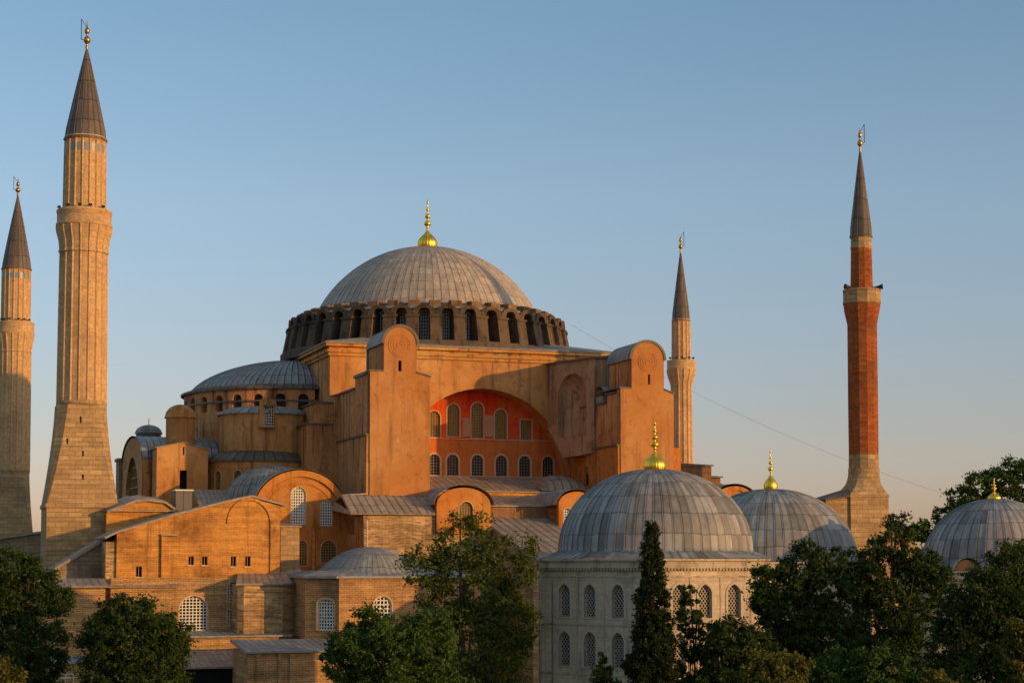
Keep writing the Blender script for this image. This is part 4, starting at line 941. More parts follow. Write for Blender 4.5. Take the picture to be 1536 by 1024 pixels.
window(P, G, fp[0], fp[1], *wA[:4], 'round', .25, 5, 5, .11, .16); window(P, G, fp[5], fp[0], *wB[:4], 'seg', .25, 6, 9, .10, .16); window(P, G, fp[4], fp[5], *wC[:4], 'round', .25, 5, 8, .075, .1, ('grille_tan', 'glass', 'frame_pale'))
pc = at(555, 850, 194.5); za = zat(820, pc.y); mb = MB()
prof = [(6.9, zE + .12), (6.1, zE + .42), (5.35, zE + .95), (4.7, zE + 1.5), (4.1, zE + 1.98), (3.4, zE + 2.42), (2.6, zE + 2.8), (1.8, zE + 3.05), (1.0, zE + 3.2), (.4, zE + 3.25), (0.01, zE + 3.27)]
prof = [(r, zE + (z - zE) * (za - zE) / 3.27) for r, z in prof]
mb.lathe(pc.x, pc.y, prof, 54, .05, .045); link('dome', mb, M['lead'], P)
mb = MB(); e = .3
ep = [(u1 - e, vF - e), (u2 + e, vF - e), (u2 + 2.8 + e, vF + 2.8 - e), (u2 + 2.8 + e, vF + 15), (u1 - 2.9 - e, vF + 15), (u1 - 2.9 - e, vF + 2.9 - e)]
mb.prism(G, ep, zE + .003, zE + .22); link('eave', mb, M['lead'], P)
ci = G.inv(pc); mb = MB()
for i in range(6):
    p, q = ep[i], ep[(i + 1) % 6]; f = .62
    mb.roof(G.w(*p, zE + .24), G.w(*q, zE + .24), G.w(q[0] + (ci[0] - q[0]) * .3, q[1] + (ci[1] - q[1]) * .3, zE + .75), G.w(p[0] + (ci[0] - p[0]) * .3, p[1] + (ci[1] - p[1]) * .3, zE + .75), max(4, int(math.hypot(q[0] - p[0], q[1] - p[1]) / .75)), .1, .06)
link('skirt_roof', mb, M['lead'], P)
# little second dome peeping behind
q_ = at(611, 855, 190); mb = MB(); mb.lathe(q_.x, q_.y + 3, [(1.6, 13), (1.6, zat(848, 190))] + [(1.6 * math.cos(PI / 2 * i / 8), zat(848, 190) + 1.0 * math.sin(PI / 2 * i / 8)) for i in range(9)], 16, .03, .03); link('small_dome', mb, M['lead'], P)
mb = MB(); mb.tube([G.w(G.U(551, 800, -42.4), -42.4, G.Z(822, -19, -42)), G.w(G.U(551, 800, -42.4), -42.4, G.Z(779, -19, -42))], .06, 6)
link('drain_pipe', mb, M['white'], B)

# curved link between annex and baptistery
Q = root_at(G, -31, -51, 'rounded_brick_link', 'rounded brick link with a small lead roof between the annex and the baptistery', 'annex')
vq = -51.0; qa, qb = G.U(357, 910, vq), G.U(424, 910, vq); zq = G.Z(876, qa, vq)
mb = MB(); mb.prism(G, [(qa, vq + .5), (qa + .6, vq), (qb, vq), (qb + 2.5, vq + 2.0), (qb + 2.5, vq + 9), (qa, vq + 9)], 0, zq); link('wall', mb, M['brick_pale'], Q)
mb = MB(); mb.roof(G.w(qa - .3, vq - .4, zq + .1), G.w(qb + .1, vq - .4, zq + .1), G.w(qb + .6, vq + 6, G.Z(857, qb, vq + 6)), G.w(qa + 1.0, vq + 6, G.Z(857, qb, vq + 6)), 7, .2, .07)
mb.roof(G.w(qb + .1, vq - .4, zq + .1), G.w(qb + 3.0, vq + 1.6, zq + .15), G.w(qb + 3.2, vq + 6, G.Z(853, qb, vq + 6)), G.w(qb + .6, vq + 6, G.Z(857, qb, vq + 6)), 3, .2, .07)
link('roof', mb, M['lead_brown'], Q)

# low fronts along the bottom edge
def lowblock(name, label, cat, px0, px1, ytop, v, depth, mat, zb=0, roof=None):
    a, b = G.U(px0, ytop, v), G.U(px1, ytop, v); z = G.Z(ytop, (a + b) / 2, v)
    t = root_at(G, (a + b) / 2, v, name, label, cat)
    mb = MB(); mb.box(G, a, b, v, v + depth, zb, z); link('wall', mb, M[mat], t)
    if roof:
        yb, rd, n, m = roof; zr = G.Z(yb, (a + b) / 2, v + rd)
        mb = MB(); mb.roof(G.w(a - .3, v - .4, z + .05), G.w(b + .3, v - .4, z + .05), G.w(b + .3, v + rd, zr), G.w(a - .3, v + rd, zr), n, .18, .07); link('roof', mb, M[m], t)
    return t, a, b, z
lowblock('low_brick_front', 'low brick wall with a thin lead ledge below the large arched window', 'wall', 283, 432, 953, -52.5, 5.5, 'brick', 0, (945, 5.3, 14, 'lead'))
t, a, b, z = lowblock('lean_to_shed', 'brown roofed shed over a dark opening at the bottom edge', 'shed', 272, 374, 1000, -59, 5, 'black', 0, (975, 6, 13, 'lead_brown'))
mb = MB(); mb.box(G, a - .4, a + .1, -59.3, -53, 0, z); mb.box(G, b - .1, b + .3, -59.3, -53, 0, z); link('post', mb, M['brick'], t)
t, a, b, z = lowblock('flat_roofed_brick_wing', 'brick wing with a pale flat lead roof in front of the baptistery', 'wing', 371, 520, 976, -67, 8, 'brick', 0, (958, 8, 15, 'lead'))
mb = MB(); v0 = -67
for px in (384, 417, 434): x = G.U(px, 1000, v0); mb.box(G, x, x + .45, v0 - .18, v0 - .003, 0, z - .05)
link('pilaster', mb, M['brick'], t)

# left: brick wall under the large minaret, terrace and dark sloping buttress
t, a, b, z = lowblock('brick_service_building', 'dim brick building with a thin lead eave between the left trees', 'building', 62, 158, 879, -50, 14, 'brick', 0, (867, 4, 9, 'lead_brown'))
t, a, b, z = lowblock('terrace_wall', 'low brick terrace wall with a blue grey lead coping at the left', 'wall', 40, 132, 993, -62, 8, 'brick', 0, (984, 4, 8, 'lead'))
mb = MB(); zr = G.Z(1016, (a + b) / 2, -63)
mb.bar(G.w(a, -63, zr), G.w(b, -63, zr), .10, .10, (0, 0, 1)); mb.bar(G.w(a, -63, zr + .35), G.w(b, -63, zr + .35), .06, .06, (0, 0, 1))
for i in range(9): u = a + (b - a) * i / 8; mb.bar(G.w(u, -63, 0), G.w(u, -63, zr + .3), .06, .06, (0, 1, 0))
rl = link('railing', mb, M['white'], None); tag(rl, 'white tube railing in front of the low terrace wall', 'railing')
t = root_at(G, -52, -32, 'sloping_buttress', 'dark stone buttress with a lead coping sloping down from the large minaret', 'buttress')
vb_ = -41.5; ba_, bb_ = G.U(84, 852, vb_), G.U(174, 796, vb_); zl_, zr_ = G.Z(852, ba_, vb_), G.Z(797, bb_, vb_)
mb = MB(); mb.prism(G, [(ba_, vb_), (bb_, vb_), (bb_, vb_ + 6), (ba_, vb_ + 6)], 0, [zl_, zr_, zr_, zl_]); link('wall', mb, M['stone_grey'], t)
mb = MB(); mb.roof(G.w(ba_ - .3, vb_ - .35, zl_), G.w(ba_ - .3, vb_ + 6, zl_), G.w(bb_, vb_ + 6, zr_ + .1), G.w(bb_, vb_ - .35, zr_ + .1), 7, .3, .05); link('coping', mb, M['lead_brown'], t)
t = thing('stone_precinct_wall', 'grey stone precinct wall with sloping lead coping at the far left', 'wall', (-62, 236, 0))
a, b = at(-40, 812, 236), at(62, 797, 236)
mb = MB(); mb.prism(WF, [(a.x, 236), (b.x, 236), (b.x, 242), (a.x, 242)], 0, [a.z, b.z, b.z, a.z]); link('wall', mb, M['stone_grey'], t)
mb = MB(); mb.roof((a.x, 235.6, a.z + .05), (a.x, 242, a.z + .05), (b.x, 242, b.z + .05), (b.x, 235.6, b.z + .05), 9, .25, .05); link('coping', mb, M['lead_brown'], t)
# right: wall and roof around the brick minaret
t = thing('east_precinct_building', 'low stone building with a lead roof at the foot of the red brick minaret', 'building', (42, 219, 0))
a, b = at(1225, 800, 216), at(1372, 792, 216)
mb = MB(); mb.box(WF, a.x, b.x, 216, 232, 0, zat(793, 216)); mb.box(WF, at(1200, 760, 224).x, at(1243, 760, 224).x, 224, 230, 0, zat(753, 224)); link('wall', mb, M['stone'], t)
mb = MB(); mb.roof((at(1238, 786, 215).x, 215.6, zat(793, 216)), (b.x, 215.6, zat(793, 216)), (at(1330, 770, 219).x, 221, zat(780, 221)), (at(1243, 770, 221).x, 221, zat(764, 221)), 9, .2, .06); mb.box(WF, at(1199, 760, 224).x, at(1244, 760, 224).x, 223.8, 230, zat(753, 224), zat(751.5, 224)); link('roof', mb, M['lead_dark'], t)

# ================================================================== TOMBS
def tomb(px, Y, ang, Rh, apexpy, zw, zd, Rd, label, nwin, finial, name='domed_tomb', sides=6, ribs=64):
    c = at(px, 840, Y); t = thing(name, label, 'tomb', (c.x, c.y, 0))
    f = Frame(c.x, c.y, 0)
    V_ = [(Rh * math.sin(R(ang) + 2 * PI * i / sides), -Rh * math.cos(R(ang) + 2 * PI * i / sides)) for i in range(sides)]
    wall = MB(); mould = MB(); wins = []
    for i in range(sides):
        a_, b_ = V_[i], V_[(i + 1) % sides]; L = math.hypot(b_[0] - a_[0], b_[1] - a_[1]); hs = []; 
        if nwin:
            for fr_ in ((.245, .485, .745) if i != 0 else (.27, .49, .735)):
                for (z0, h) in ((zw - 4.0, 2.62), (zw - 7.85, 2.75), (zw - 12.2, 2.75)):
                    hs.append(arch(L * fr_, z0, 1.12, h, 'point')); wins.append((a_, b_, L * fr_, z0, h))
        wall.panel(f, a_, b_, rect(0, L, 0, zw), hs, .6)
        if nwin:      # shallow raised frames between the window bays
            tx, ty_ = (b_[0] - a_[0]) / L, (b_[1] - a_[1]) / L; nx_, ny_ = ty_, -tx
            def strip(s0, s1, z0, z1, d=.045):
                q = [(a_[0] + tx * s + nx_ * e, a_[1] + ty_ * s + ny_ * e) for s, e in ((s0, d), (s1, d), (s1, -.02), (s0, -.02))]; mould.prism(f, q, z0, z1)
            for s in (.006, .125, .36, .615, .87, .982): strip(L * s, L * s + .12, 0, zw - .85)
            for z in (zw - .84, zw - 4.62, zw - 8.5): strip(.02, L - .02, z, z + .12, .06)
    link('wall', wall, M['marble'], t)
    if nwin: link('moulding', mould, M['marble_trim'], t)
    for (a_, b_, s_, z0, h) in wins: window(t, f, a_, b_, s_, z0, 1.12, h, 'point', .32, 4, 1, .05, .20, ('screen', 'black', 'screen'), True, fproud=.06)
    co = MB()
    for r0, z0, z1 in ((.10, zw - .35, zw - .14), (.30, zw - .14, zw + .05), (.22, zw + .05, zw + .42), (.42, zw + .42, zw + .60)):
        k = (Rh + r0 * 1.155) / Rh
        co.prism(f, [(x * k, y * k) for x, y in V_], z0 + .001, z1)
    # pearl row
    for i in range(sides):
        a_, b_ = V_[i], V_[(i + 1) % sides]; L = math.hypot(b_[0] - a_[0], b_[1] - a_[1]); tx, ty_ = (b_[0] - a_[0]) / L, (b_[1] - a_[1]) / L
        for j in range(int(L / .28)):
            s_ = .14 + j * .28; x, y = a_[0] + tx * s_ + ty_ * .12, a_[1] + ty_ * s_ - tx * .12; nx_, ny_ = ty_, -tx
            co.prism(f, [(x - tx * .08, y - ty_ * .08), (x - tx * .08 + nx_ * .14, y - ty_ * .08 + ny_ * .14), (x + tx * .08 + nx_ * .14, y + ty_ * .08 + ny_ * .14), (x + tx * .08, y + ty_ * .08)], zw - .30, zw - .145)
    link('cornice', co, M['marble_trim'], t)
    sk = MB(); k = (Rh + .5) / Rh; ztop = zd + .1
    for i in range(sides):
        a_, b_ = V_[i], V_[(i + 1) % sides]; m = 14
        def pt(a, q):
            ex, ey = (a_[0] + (b_[0] - a_[0]) * a) * k, (a_[1] + (b_[1] - a_[1]) * a) * k
            an = math.atan2(ex, -ey); rx, ry = (Rd + .02) * math.sin(an), -(Rd + .02) * math.cos(an)
            return f.w(ex + (rx - ex) * q, ey + (ry - ey) * q, zw + .64 + (ztop - zw - .64) * (q ** 1.15))
        sk.surf(pt, m, 5, .05)
    link('skirt_roof', sk, M['lead_tomb'], t)
    za = zat(apexpy, Y); Hd = za - zd
    prof = [(Rd * 1.012, zd), (Rd * 1.01, zd + .12)] + [(Rd * math.cos(PI / 2 * (i / 30)) ** .93, zd + .14 + (Hd - .14) * math.sin(PI / 2 * i / 30)) for i in range(31)]
    mb = MB(); mb.lathe(c.x, c.y, prof, ribs, .04, .055); link('dome', mb, M['lead_tomb'], t)
    if finial:
        ftop, fr_ = finial; fb, fs = finial_mesh(c.x, c.y, za - .12, zat(ftop, Y) - za + .12, fr_, 22, .40); o = link('finial', fb, M['gold'], t); link('spike', fs, M['gold'], o)
    return t
tomb(983, 147.5, -8.5, 10.35, 704, zat(849, 139), zat(828, 147.5), 7.95, 'largest marble tomb with pierced windows and a ribbed lead dome behind the cypress', True, (630, .93), ribs=64)
tomb(1157, 178, -12, 11.2, 733.5, zat(852, 168), zat(842, 178), 8.4, 'middle tomb with ribbed grey lead dome rising behind the tree tops', False, (673, .68), ribs=60)
t3 = tomb(1493, 165, 5, 9.0, 748.5, zat(866, 157), zat(860, 165), 6.75, 'right hand tomb with a blue grey lead dome and small gilt finial', False, (716, .62), ribs=48)
p = at(1452, 845, 158.6); mb = MB(); mb.surf(lambda a, q: Vector((p.x - 1.2 * math.cos(PI * q), p.y + 3 * a, zat(856, 158.6) + 1.15 * math.sin(PI * q))), 4, 12, .03); link('dormer_roof', mb, M['lead_tomb'], t3)
mb = MB(); mb.panel(WF, (p.x - 1.1, p.y + .3), (p.x + 1.1, p.y + .3), arch(1.1, zat(862, 158.6), 2.2, zat(838.5, 158.6) - zat(862, 158.6), 'round'), [], .2); link('dormer_wall', mb, M['pier'], t3)

# ================================================================== MINARETS
def minaret(px, Y, segs, cone, fin, label, name, flat=False, n=18, rod=-1, tiles=None, base=None, floods=True, group='minarets'):
    """segs: (part name, material, [(half width px, py)], ribs?)"""
    pt = at(px[0], px[1], Y); t = thing(name, label, 'minaret', (pt.x, pt.y, 0), group)
    k = Y / F
    for nm, mat, prof, rib in segs:
        mb = MB(); P3 = [(w * k, zat(y, Y)) for w, y in prof][::-1] if prof[0][1] < prof[-1][1] else [(w * k, zat(y, Y)) for w, y in prof]
        mb.lathe(pt.x, pt.y, P3, n if rib != 'round' else 40, .13 * (k / .08) if rib is True else 0, .15 if rib is True else 0, smooth=(rib == 'round'), rot=.1)
        link(nm, mb, M[mat], t)
    hw, y0, y1 = cone; mb = MB(); za, zb_ = zat(y1, Y), zat(y0, Y)
    prof = [(hw * 1.06 * k, za - .25), (hw * 1.06 * k, za - .05), (hw * k, za + .1)] + [(hw * k * ((1 - i / 12) ** .96) + .08, za + .1 + (zb_ - za) * i / 12) for i in range(1, 13)]
    mb.lathe(pt.x, pt.y, prof, n, .05, .05, smooth=False); link('spire', mb, M['lead_dark'], t)
    fb = MB(); zf = zat(fin[0], Y); h = zf - zb_; r = fin[1] * k
    fb.lathe(pt.x, pt.y, [(a * r, zb_ - .15 + h * b) for a, b in ((.35, 0), (.45, .06), (.5, .10), (.3, .14), (.4, .20), (.9, .27), (1.0, .33), (.8, .40), (.3, .46), (.25, .52), (.6, .57), (.75, .64), (.55, .71), (.2, .76), (.16, .9), (.05, 1.0))], 12)
    fo = link('finial', fb, M['bronze'], t)
    rb = MB(); x = pt.x + rod * r * 1.6; up = (0, 1, 0)
    rb.tube([(x, pt.y, zb_ + h * .30), (x, pt.y, zf + h * .02)], .045, 5); rb.tube([(pt.x, pt.y, zb_ + h * .33), (x, pt.y, zb_ + h * .30)], .035, 5); rb.tube([(pt.x, pt.y, zb_ + h * .70), (x, pt.y, zf)], .03, 5)
    link('lightning_rod', rb, M['iron'], fo)
    return t, pt, k
def balcony_extras(t, pt, k, Y, y, rpx, nlamp, seed, mat='flute'):
    """pierced parapet posts and small floodlights"""
    rnd = random.Random(seed)
    for i in range(nlamp):
        an = -1.3 + 2.6 * (i + .5) / nlamp + rnd.uniform(-.1, .1); r = rpx * k * .93; c = Vector((pt.x + r * math.sin(an), pt.y - r * math.cos(an), zat(y, Y)))
        l = MB(); l.tube([c - Vector((0, 0, .3)), c + Vector((0, 0, .25))], .035, 6); l.bar(c + Vector((-.18, 0, .35)), c + Vector((.18, 0, .35)), .3, .25, (0, 0, 1)); link('floodlight', l, M['iron'], t)
# SW (large, left)
Y = 210
def fl(hw, y0, y1, hw2=None): return [(hw, y0), (hw2 or hw, y1)]
segs = [('upper_shaft', 'flute', [(29.3, 212), (29.8, 240), (30.5, 320)], True),
        ('collar', 'flute', [(30.6, 207), (31.2, 208), (31.2, 212), (29.8, 213)], 'round'),
        ('balcony', 'flute', [(40.5, 317), (41.3, 318), (41.3, 321), (40.3, 322), (40.3, 336), (41.8, 337.5), (41.8, 341), (40.5, 342)], 'round'),
        ('corbel', 'flute', [(40.3, 342), (39.5, 350), (36, 362), (34.2, 376), (35.8, 378), (35.8, 381), (34.2, 382)], True),
        ('shaft', 'flute', [(34.0, 382), (34.8, 500), (35.4, 605)], True),
        ('ring', 'stone', [(35.5, 602), (37.4, 604), (37.4, 608), (35.5, 610)], 'round')]
t, pt, k = minaret((124, 500), Y, segs, (30.3, 73, 209), (29, 5.5), 'large left minaret, fluted tan stone with a broad flared foot', 'fluted_minaret')
balcony_extras(t, pt, k, Y, 318, 41, 5, 1)
mb = MB()
for i in range(18):
    an = 2 * PI * (i + .5) / 18 + .1
    r = 29.5 * k + .03; w = .42; c = Vector((pt.x + r * math.sin(an), pt.y - r * math.cos(an), 0)); tx = Vector((math.cos(an), math.sin(an), 0))
    zz0, zz1 = zat(231, Y), zat(218, Y); mb.poly([c - tx * w / 2 + Vector((0, 0, zz0)), c + tx * w / 2 + Vector((0, 0, zz0)), c + tx * w / 2 + Vector((0, 0, zz1 - .2)), c + Vector((0, 0, zz1)), c - tx * w / 2 + Vector((0, 0, zz1 - .2))])
link('tile_band', mb, M['tile_blue'], t)
def foot(pt, t, k, Y, y0, y1, r0, h1, yr, fr_ang, power=1.45):
    """flared foot: near-octagonal at the top, square at the bottom"""
    PFr = Frame(pt.x, pt.y, fr_ang); rows = []; nz = 10
    def ring(q):
        e = q ** power; b = (r0 + (h1 - r0) * e) * k; a = b * (.60 + .385 * q); z = zat(y0 + (y1 - y0) * q, Y)
        return [PFr.w(u, v, z) for u, v in ((-a, -b), (a, -b), (b, -a), (b, a), (a, b), (-a, b), (-b, a), (-b, -a), (-a, -b))]
    R_ = [ring(j / nz) for j in range(nz, -1, -1)]
    mb = MB(); mb.grid([list(c) for c in zip(*R_)], smooth=False); fo = link('foot', mb, M['stone'], t)
    h = h1 * k; mb = MB(); zp = zat(y1, Y); mb.box(PFr, -h - .12, h + .12, -h - .12, h + .12, zp - .45, zp - .002); mb.box(PFr, -h + .02, h - .02, -h + .02, h - .02, -.2, zp - .46); link('pedestal', mb, M['stone'], t)
    return PFr, fo
pb = at(119.0, 740, Y)
PFr, fo = foot(pb, t, k, Y, 609, 757, 36.0, 51.5, 757, 19)
for px_, y in ((121, 632), (124.5, 683), (124.5, 718), (101, 665)):
    q = (y - 609) / 148; b = (36.0 + 15.5 * q ** 1.45) * k; u = PFr.U(px_, y, -b); mb = MB(); mb.box(PFr, u - .09, u + .09, -b - .03, -b + .3, zat(y, Y) - .38, zat(y, Y) + .38); link('slit_window', mb, M['black'], fo)
# NW (far left)
Y = 300
segs = [('upper_shaft', 'flute', [(20.3, 405), (20.6, 488)], True), ('collar', 'flute', [(21, 402), (21.3, 404), (20.5, 407)], 'round'),
        ('balcony', 'flute', [(27.3, 484), (27.8, 485), (27.3, 487), (27.3, 498), (28, 500), (27.3, 502)], 'round'), ('corbel', 'flute', [(27, 502), (25.5, 510), (22.6, 526), (23.4, 528), (22.6, 530)], True),
        ('shaft', 'flute', [(22.6, 530), (23.2, 705)], True), ('ring', 'stone', [(23.3, 703), (24.6, 705), (24.6, 708), (23.3, 710)], 'round')]
t, pt, k = minaret((21.5, 600), Y, segs, (21, 293, 403), (265, 4), 'far left minaret, fluted tan stone cut by the picture edge', 'fluted_minaret')
balcony_extras(t, pt, k, Y, 484, 27.5, 7, 2)
foot(pt, t, k, Y, 709, 802, 23.2, 29.5, 802, 17)
mb = MB()
for i in range(18):
    an = 2 * PI * (i + .5) / 18 + .1
    r = 20.4 * k + .03; w = .42; c = Vector((pt.x + r * math.sin(an), pt.y - r * math.cos(an), 0)); tx = Vector((math.cos(an), math.sin(an), 0))
    zz0, zz1 = zat(420, Y), zat(411, Y); mb.poly([c - tx * w / 2 + Vector((0, 0, zz0)), c + tx * w / 2 + Vector((0, 0, zz0)), c + tx * w / 2 + Vector((0, 0, zz1)), c - tx * w / 2 + Vector((0, 0, zz1))])
link('tile_band', mb, M['tile_blue'], t)
# NE (thin, behind the right tower)
Y = 285
segs = [('upper_shaft', 'flute', [(12.8, 481), (13.2, 545)], True), ('collar', 'flute', [(13.4, 479), (13.7, 480), (13, 484)], 'round'),
        ('balcony', 'flute', [(21.2, 541), (21.8, 542), (21.3, 544), (21.3, 552), (21.8, 553), (21, 555)], 'round'), ('corbel', 'flute', [(21, 555), (20, 562), (15.5, 576), (14.5, 581)], True),
        ('shaft', 'flute', [(14.5, 581), (15.6, 700), (17, 1000)], True)]
t, pt, k = minaret((1022, 580), Y, segs, (13, 378, 480), (348, 3.2), 'slim fluted minaret rising behind the right stair tower', 'fluted_minaret', n=14, rod=1)
balcony_extras(t, pt, k, Y, 541, 21, 5, 3)
# SE (red brick)
Y = 215
segs = [('upper_shaft', 'brick_red', [(15.8, 371), (17.2, 436)], False), ('stone_band', 'stone', [(15.8, 354), (16.4, 355), (16.4, 357), (15.9, 358), (15.9, 370), (16.6, 371), (16.6, 373), (15.8, 374)], False),
        ('balcony', 'stone', [(28.6, 435), (29.2, 436), (29.2, 438), (28.5, 439), (28.5, 452), (29.2, 453), (29.2, 456), (28, 457)], False),
        ('corbel', 'brick_red', [(28, 457), (27.2, 466), (24.5, 478), (22.6, 487)], False), ('shaft', 'brick_red', [(22.6, 487), (22.8, 600), (22.6, 682)], False),
        ('stone_drum', 'stone', [(22.7, 682), (22.9, 703)], False)]
t, pt, k = minaret((1294.5, 600), Y, segs, (16, 226, 354), (187, 4.2), 'red brick minaret with stone foot and pale balcony at the right', 'brick_minaret', n=12, rod=1)
k_ = Y / F; pb = at(1303, 745, Y); r0 = 23 * k_
PF = Frame(pb.x, pb.y, 12)
pl, pr_ = PF.U(1276, 760, -2.6), PF.U(1333, 760, -2.6); d_ = pr_ - pl; zc_, zp = zat(742, Y), zat(788, Y)
mb = MB(); v0_, v1_ = -2.6, 5.5; nL = 12
def morph(q):       # from polygon shaft to square pedestal
    row = []
    for i in range(33):
        an = 2 * PI * i / 32
        sx_, sy_ = math.sin(an), -math.cos(an); m_ = max(abs(sx_), abs(sy_)); cc = PF.inv(pt)
        px_, py_ = r0 * sx_ + cc[0], r0 * sy_ + cc[1]; qx, qy = (pl + pr_) / 2 + d_ / 2 * sx_ / m_, (v0_ + 2.6) + 2.6 * sy_ / m_
        e = q ** 2.6; row.append(PF.w(px_ + (qx - px_) * e, py_ + (qy - py_) * e, zat(702, Y) + (zc_ - zat(702, Y)) * q))
    return row
rows = [morph(j / 8) for j in range(9)]; mb.grid([list(r) for r in zip(*rows)], smooth=False)
mb.f = [f[::-1] for f in mb.f]
link('flare', mb, M['stone'], t)
mb = MB(); mb.box(PF, pl, pr_, v0_, v0_ + 5.4, 0, zc_ - .002); mb.box(PF, pl - .12, pr_ + .12, v0_ - .12, v0_ + 5.5, zc_ - .32, zc_ - .12); mb.box(PF, pl - 3.0, pl - .01, v0_ + .3, v0_ + 6, 0, zat(748, Y)); link('pedestal', mb, M['stone'], t)
mb = MB(); ll = PF.U(1237, 750, v0_ + .1); mb.roof(PF.w(ll, v0_ - .1, zat(750, Y)), PF.w(ll, v0_ + 6.2, zat(750, Y)), PF.w(pl + 1.0, v0_ + 5.2, zat(734, Y)), PF.w(pl + .15, v0_ + 1.8, zat(736, Y)), 6, .2, .05)
mb.roof(PF.w(ll, v0_ - .1, zat(750, Y)), PF.w(pl, v0_ - .1, zat(744, Y)), PF.w(pl + .35, v0_ + 1.8, zat(733, Y)), PF.w(pl + .1, v0_ + 1.85, zat(736, Y)), 3, .2, .05); link('flare_roof', mb, M['lead_dark'], t)
mb = MB()
for (x, d, L) in ((1282, -1, 2.0), (1308, 1, 2.0)):
    c = at(x, 434, Y - 1.0); c.z = zat(433.5, Y); e = c + Vector((d * 1.25, -.3, .12)); h = MB(); h.tube([c, c + (e - c) * .35, c + (e - c) * .6, e], [.09, .12, .18, .34], 10); h.tube([c - Vector((0, 0, .9)), c], .05, 6)
    link('loudspeaker', h, M['iron'], t)

# ================================================================== CABLE
mb = MB(); pa, pb_, pc_ = at(857, 487, 262), at(1275, 690, 262), at(1425, 743, 262)
pts = []
for i in range(41):
    t_ = i / 40; x = 857 + (1440 - 857) * t_; y = 487 + (747 - 487) * t_ + (x - 857) * (1440 - x) / (291.5 ** 2) * 22
    pts.append(at(x, y, 262))
mb.tube(pts, .015, 5); ca = link('cable', mb, M['metal'], None); tag(ca, 'thin festoon cable sagging across the sky from the drum to the right trees', 'cable')

# ================================================================== TREES
def rot_quads(rng, C, size, up_bias=.0):
    n = len(C); a = rng.normal(size=(n, 3)); a /= np.linalg.norm(a, axis=1)[:, None]
    b = rng.normal(size=(n, 3)); b -= (a * b).sum(1)[:, None] * a; b /= np.linalg.norm(b, axis=1)[:, None]
    s = (size * rng.uniform(.6, 1.35, n))[:, None]; a = a * s; b = b * s * .55
    V = np.stack([C - a, C - b * .9 + a * .15, C + a, C + b * .9 + a * .15], 1); return V.reshape(-1, 3)
def tree(name, label, cat, Y, basepx, blobs, nleaf, leaf, mat, seed, trunk=.3, clump=.8, group='park trees', dens=70, spiky=0.0):
    """blobs: (px, py, half width px, half height px) of the crown's lobes"""
    rng = np.random.default_rng(seed); b = at(basepx, 1000, Y); t = thing(name, label, cat, (b.x, b.y, 0), group)
    k = Y / F; BL = []
    for q in blobs:
        px, py, rx, ry = q[:4]; dy = q[4] if len(q) > 4 else rng.uniform(-.3, .3) * rx * k
        c = at(px, py, Y + dy); BL.append((np.array(c), np.array([rx * k, rx * k * .9, ry * k])))
    vol = np.array([np.prod(r) ** .8 for c, r in BL]); vol /= vol.sum()
    nc = max(6, nleaf // dens); cl = []
    for i in rng.choice(len(BL), nc, p=vol):
        c, r = BL[i]; d = rng.normal(size=3); d /= np.linalg.norm(d); rr = rng.uniform(.25, 1) ** .42
        if rng.random() < .10: rr *= rng.uniform(1.08, 1.3)
        cl.append((c + d * r * rr * .93, i))
    cl_c = np.array([c for c, _ in cl]); sz = clump * rng.uniform(.55, 1.3, nc)
    idx = rng.integers(0, nc, nleaf); d = rng.normal(size=(nleaf, 3)); d *= (np.abs(rng.normal(size=nleaf)) ** .6 / np.linalg.norm(d, axis=1))[:, None]
    d[:, 2] *= .75 + spiky
    C = cl_c[idx] + d * (sz[idx] * .62)[:, None]
    V = rot_quads(rng, C, leaf); off = np.array([b.x, b.y, 0]); V = V - off
    me = bpy.data.meshes.new('crown'); nq = nleaf
    me.vertices.add(nq * 4); me.vertices.foreach_set('co', V.ravel().astype(np.float32)); me.loops.add(nq * 4); me.loops.foreach_set('vertex_index', np.arange(nq * 4, dtype=np.int32))
    me.polygons.add(nq); me.polygons.foreach_set('loop_start', np.arange(0, nq * 4, 4, dtype=np.int32)); me.update(calc_edges=True)
    me.materials.append(M[mat]); o = bpy.data.objects.new('crown', me); COL.objects.link(o); o.parent = t
    # trunk and limbs
    mb = MB(); top = max(BL, key=lambda q: q[0][2]); tp = Vector(top[0]); fork = Vector((b.x, b.y, min(q[0][2] - q[1][2] * .6 for q in BL) * .5 + 1.5)); fork.z = max(fork.z, 2)
    mb.tube([Vector((b.x, b.y, -.2)), Vector((b.x, b.y, 1.5)), fork, fork.lerp(tp, .5) + Vector((rng.uniform(-.4, .4), 0, 0)), tp], [trunk * 1.4, trunk, trunk * .85, trunk * .5, .05], 8)
    link('trunk', mb, M['bark'], t)
    lm = MB()
    for j in rng.choice(nc, min(nc, 26), replace=False):
        e = Vector(cl_c[j]); s = fork.lerp(tp, rng.uniform(0, .75)); mid = s.lerp(e, .55) + Vector((0, 0, -.12 * (e - s).length)); lm.tube([s, mid, e], [trunk * .35, trunk * .18, .02], 5)
    link('limbs', lm, M['bark'], t)
    return t
tree('leafy_tree', 'tall dark green tree at the left edge in front of the precinct wall', 'tree', 125, 30, [(15, 880, 62, 62), (60, 925, 52, 72), (10, 980, 75, 70), (75, 990, 30, 40), (30, 850, 30, 28), (85, 900, 26, 24), (70, 858, 16, 14), (-40, 920, 60, 100), (30, 1060, 80, 60)], 56000, .13, 'leaf_dark', 1, .4, .75)
tree('round_tree', 'rounded dense dark green tree in front of the brick annex', 'tree', 120, 200, [(200, 960, 76, 62), (188, 918, 46, 34), (240, 960, 46, 50), (150, 960, 34, 44), (205, 1030, 84, 60), (262, 985, 24, 30), (160, 1010, 42, 50)], 52000, .125, 'leaf_dark', 2, .4, .7)
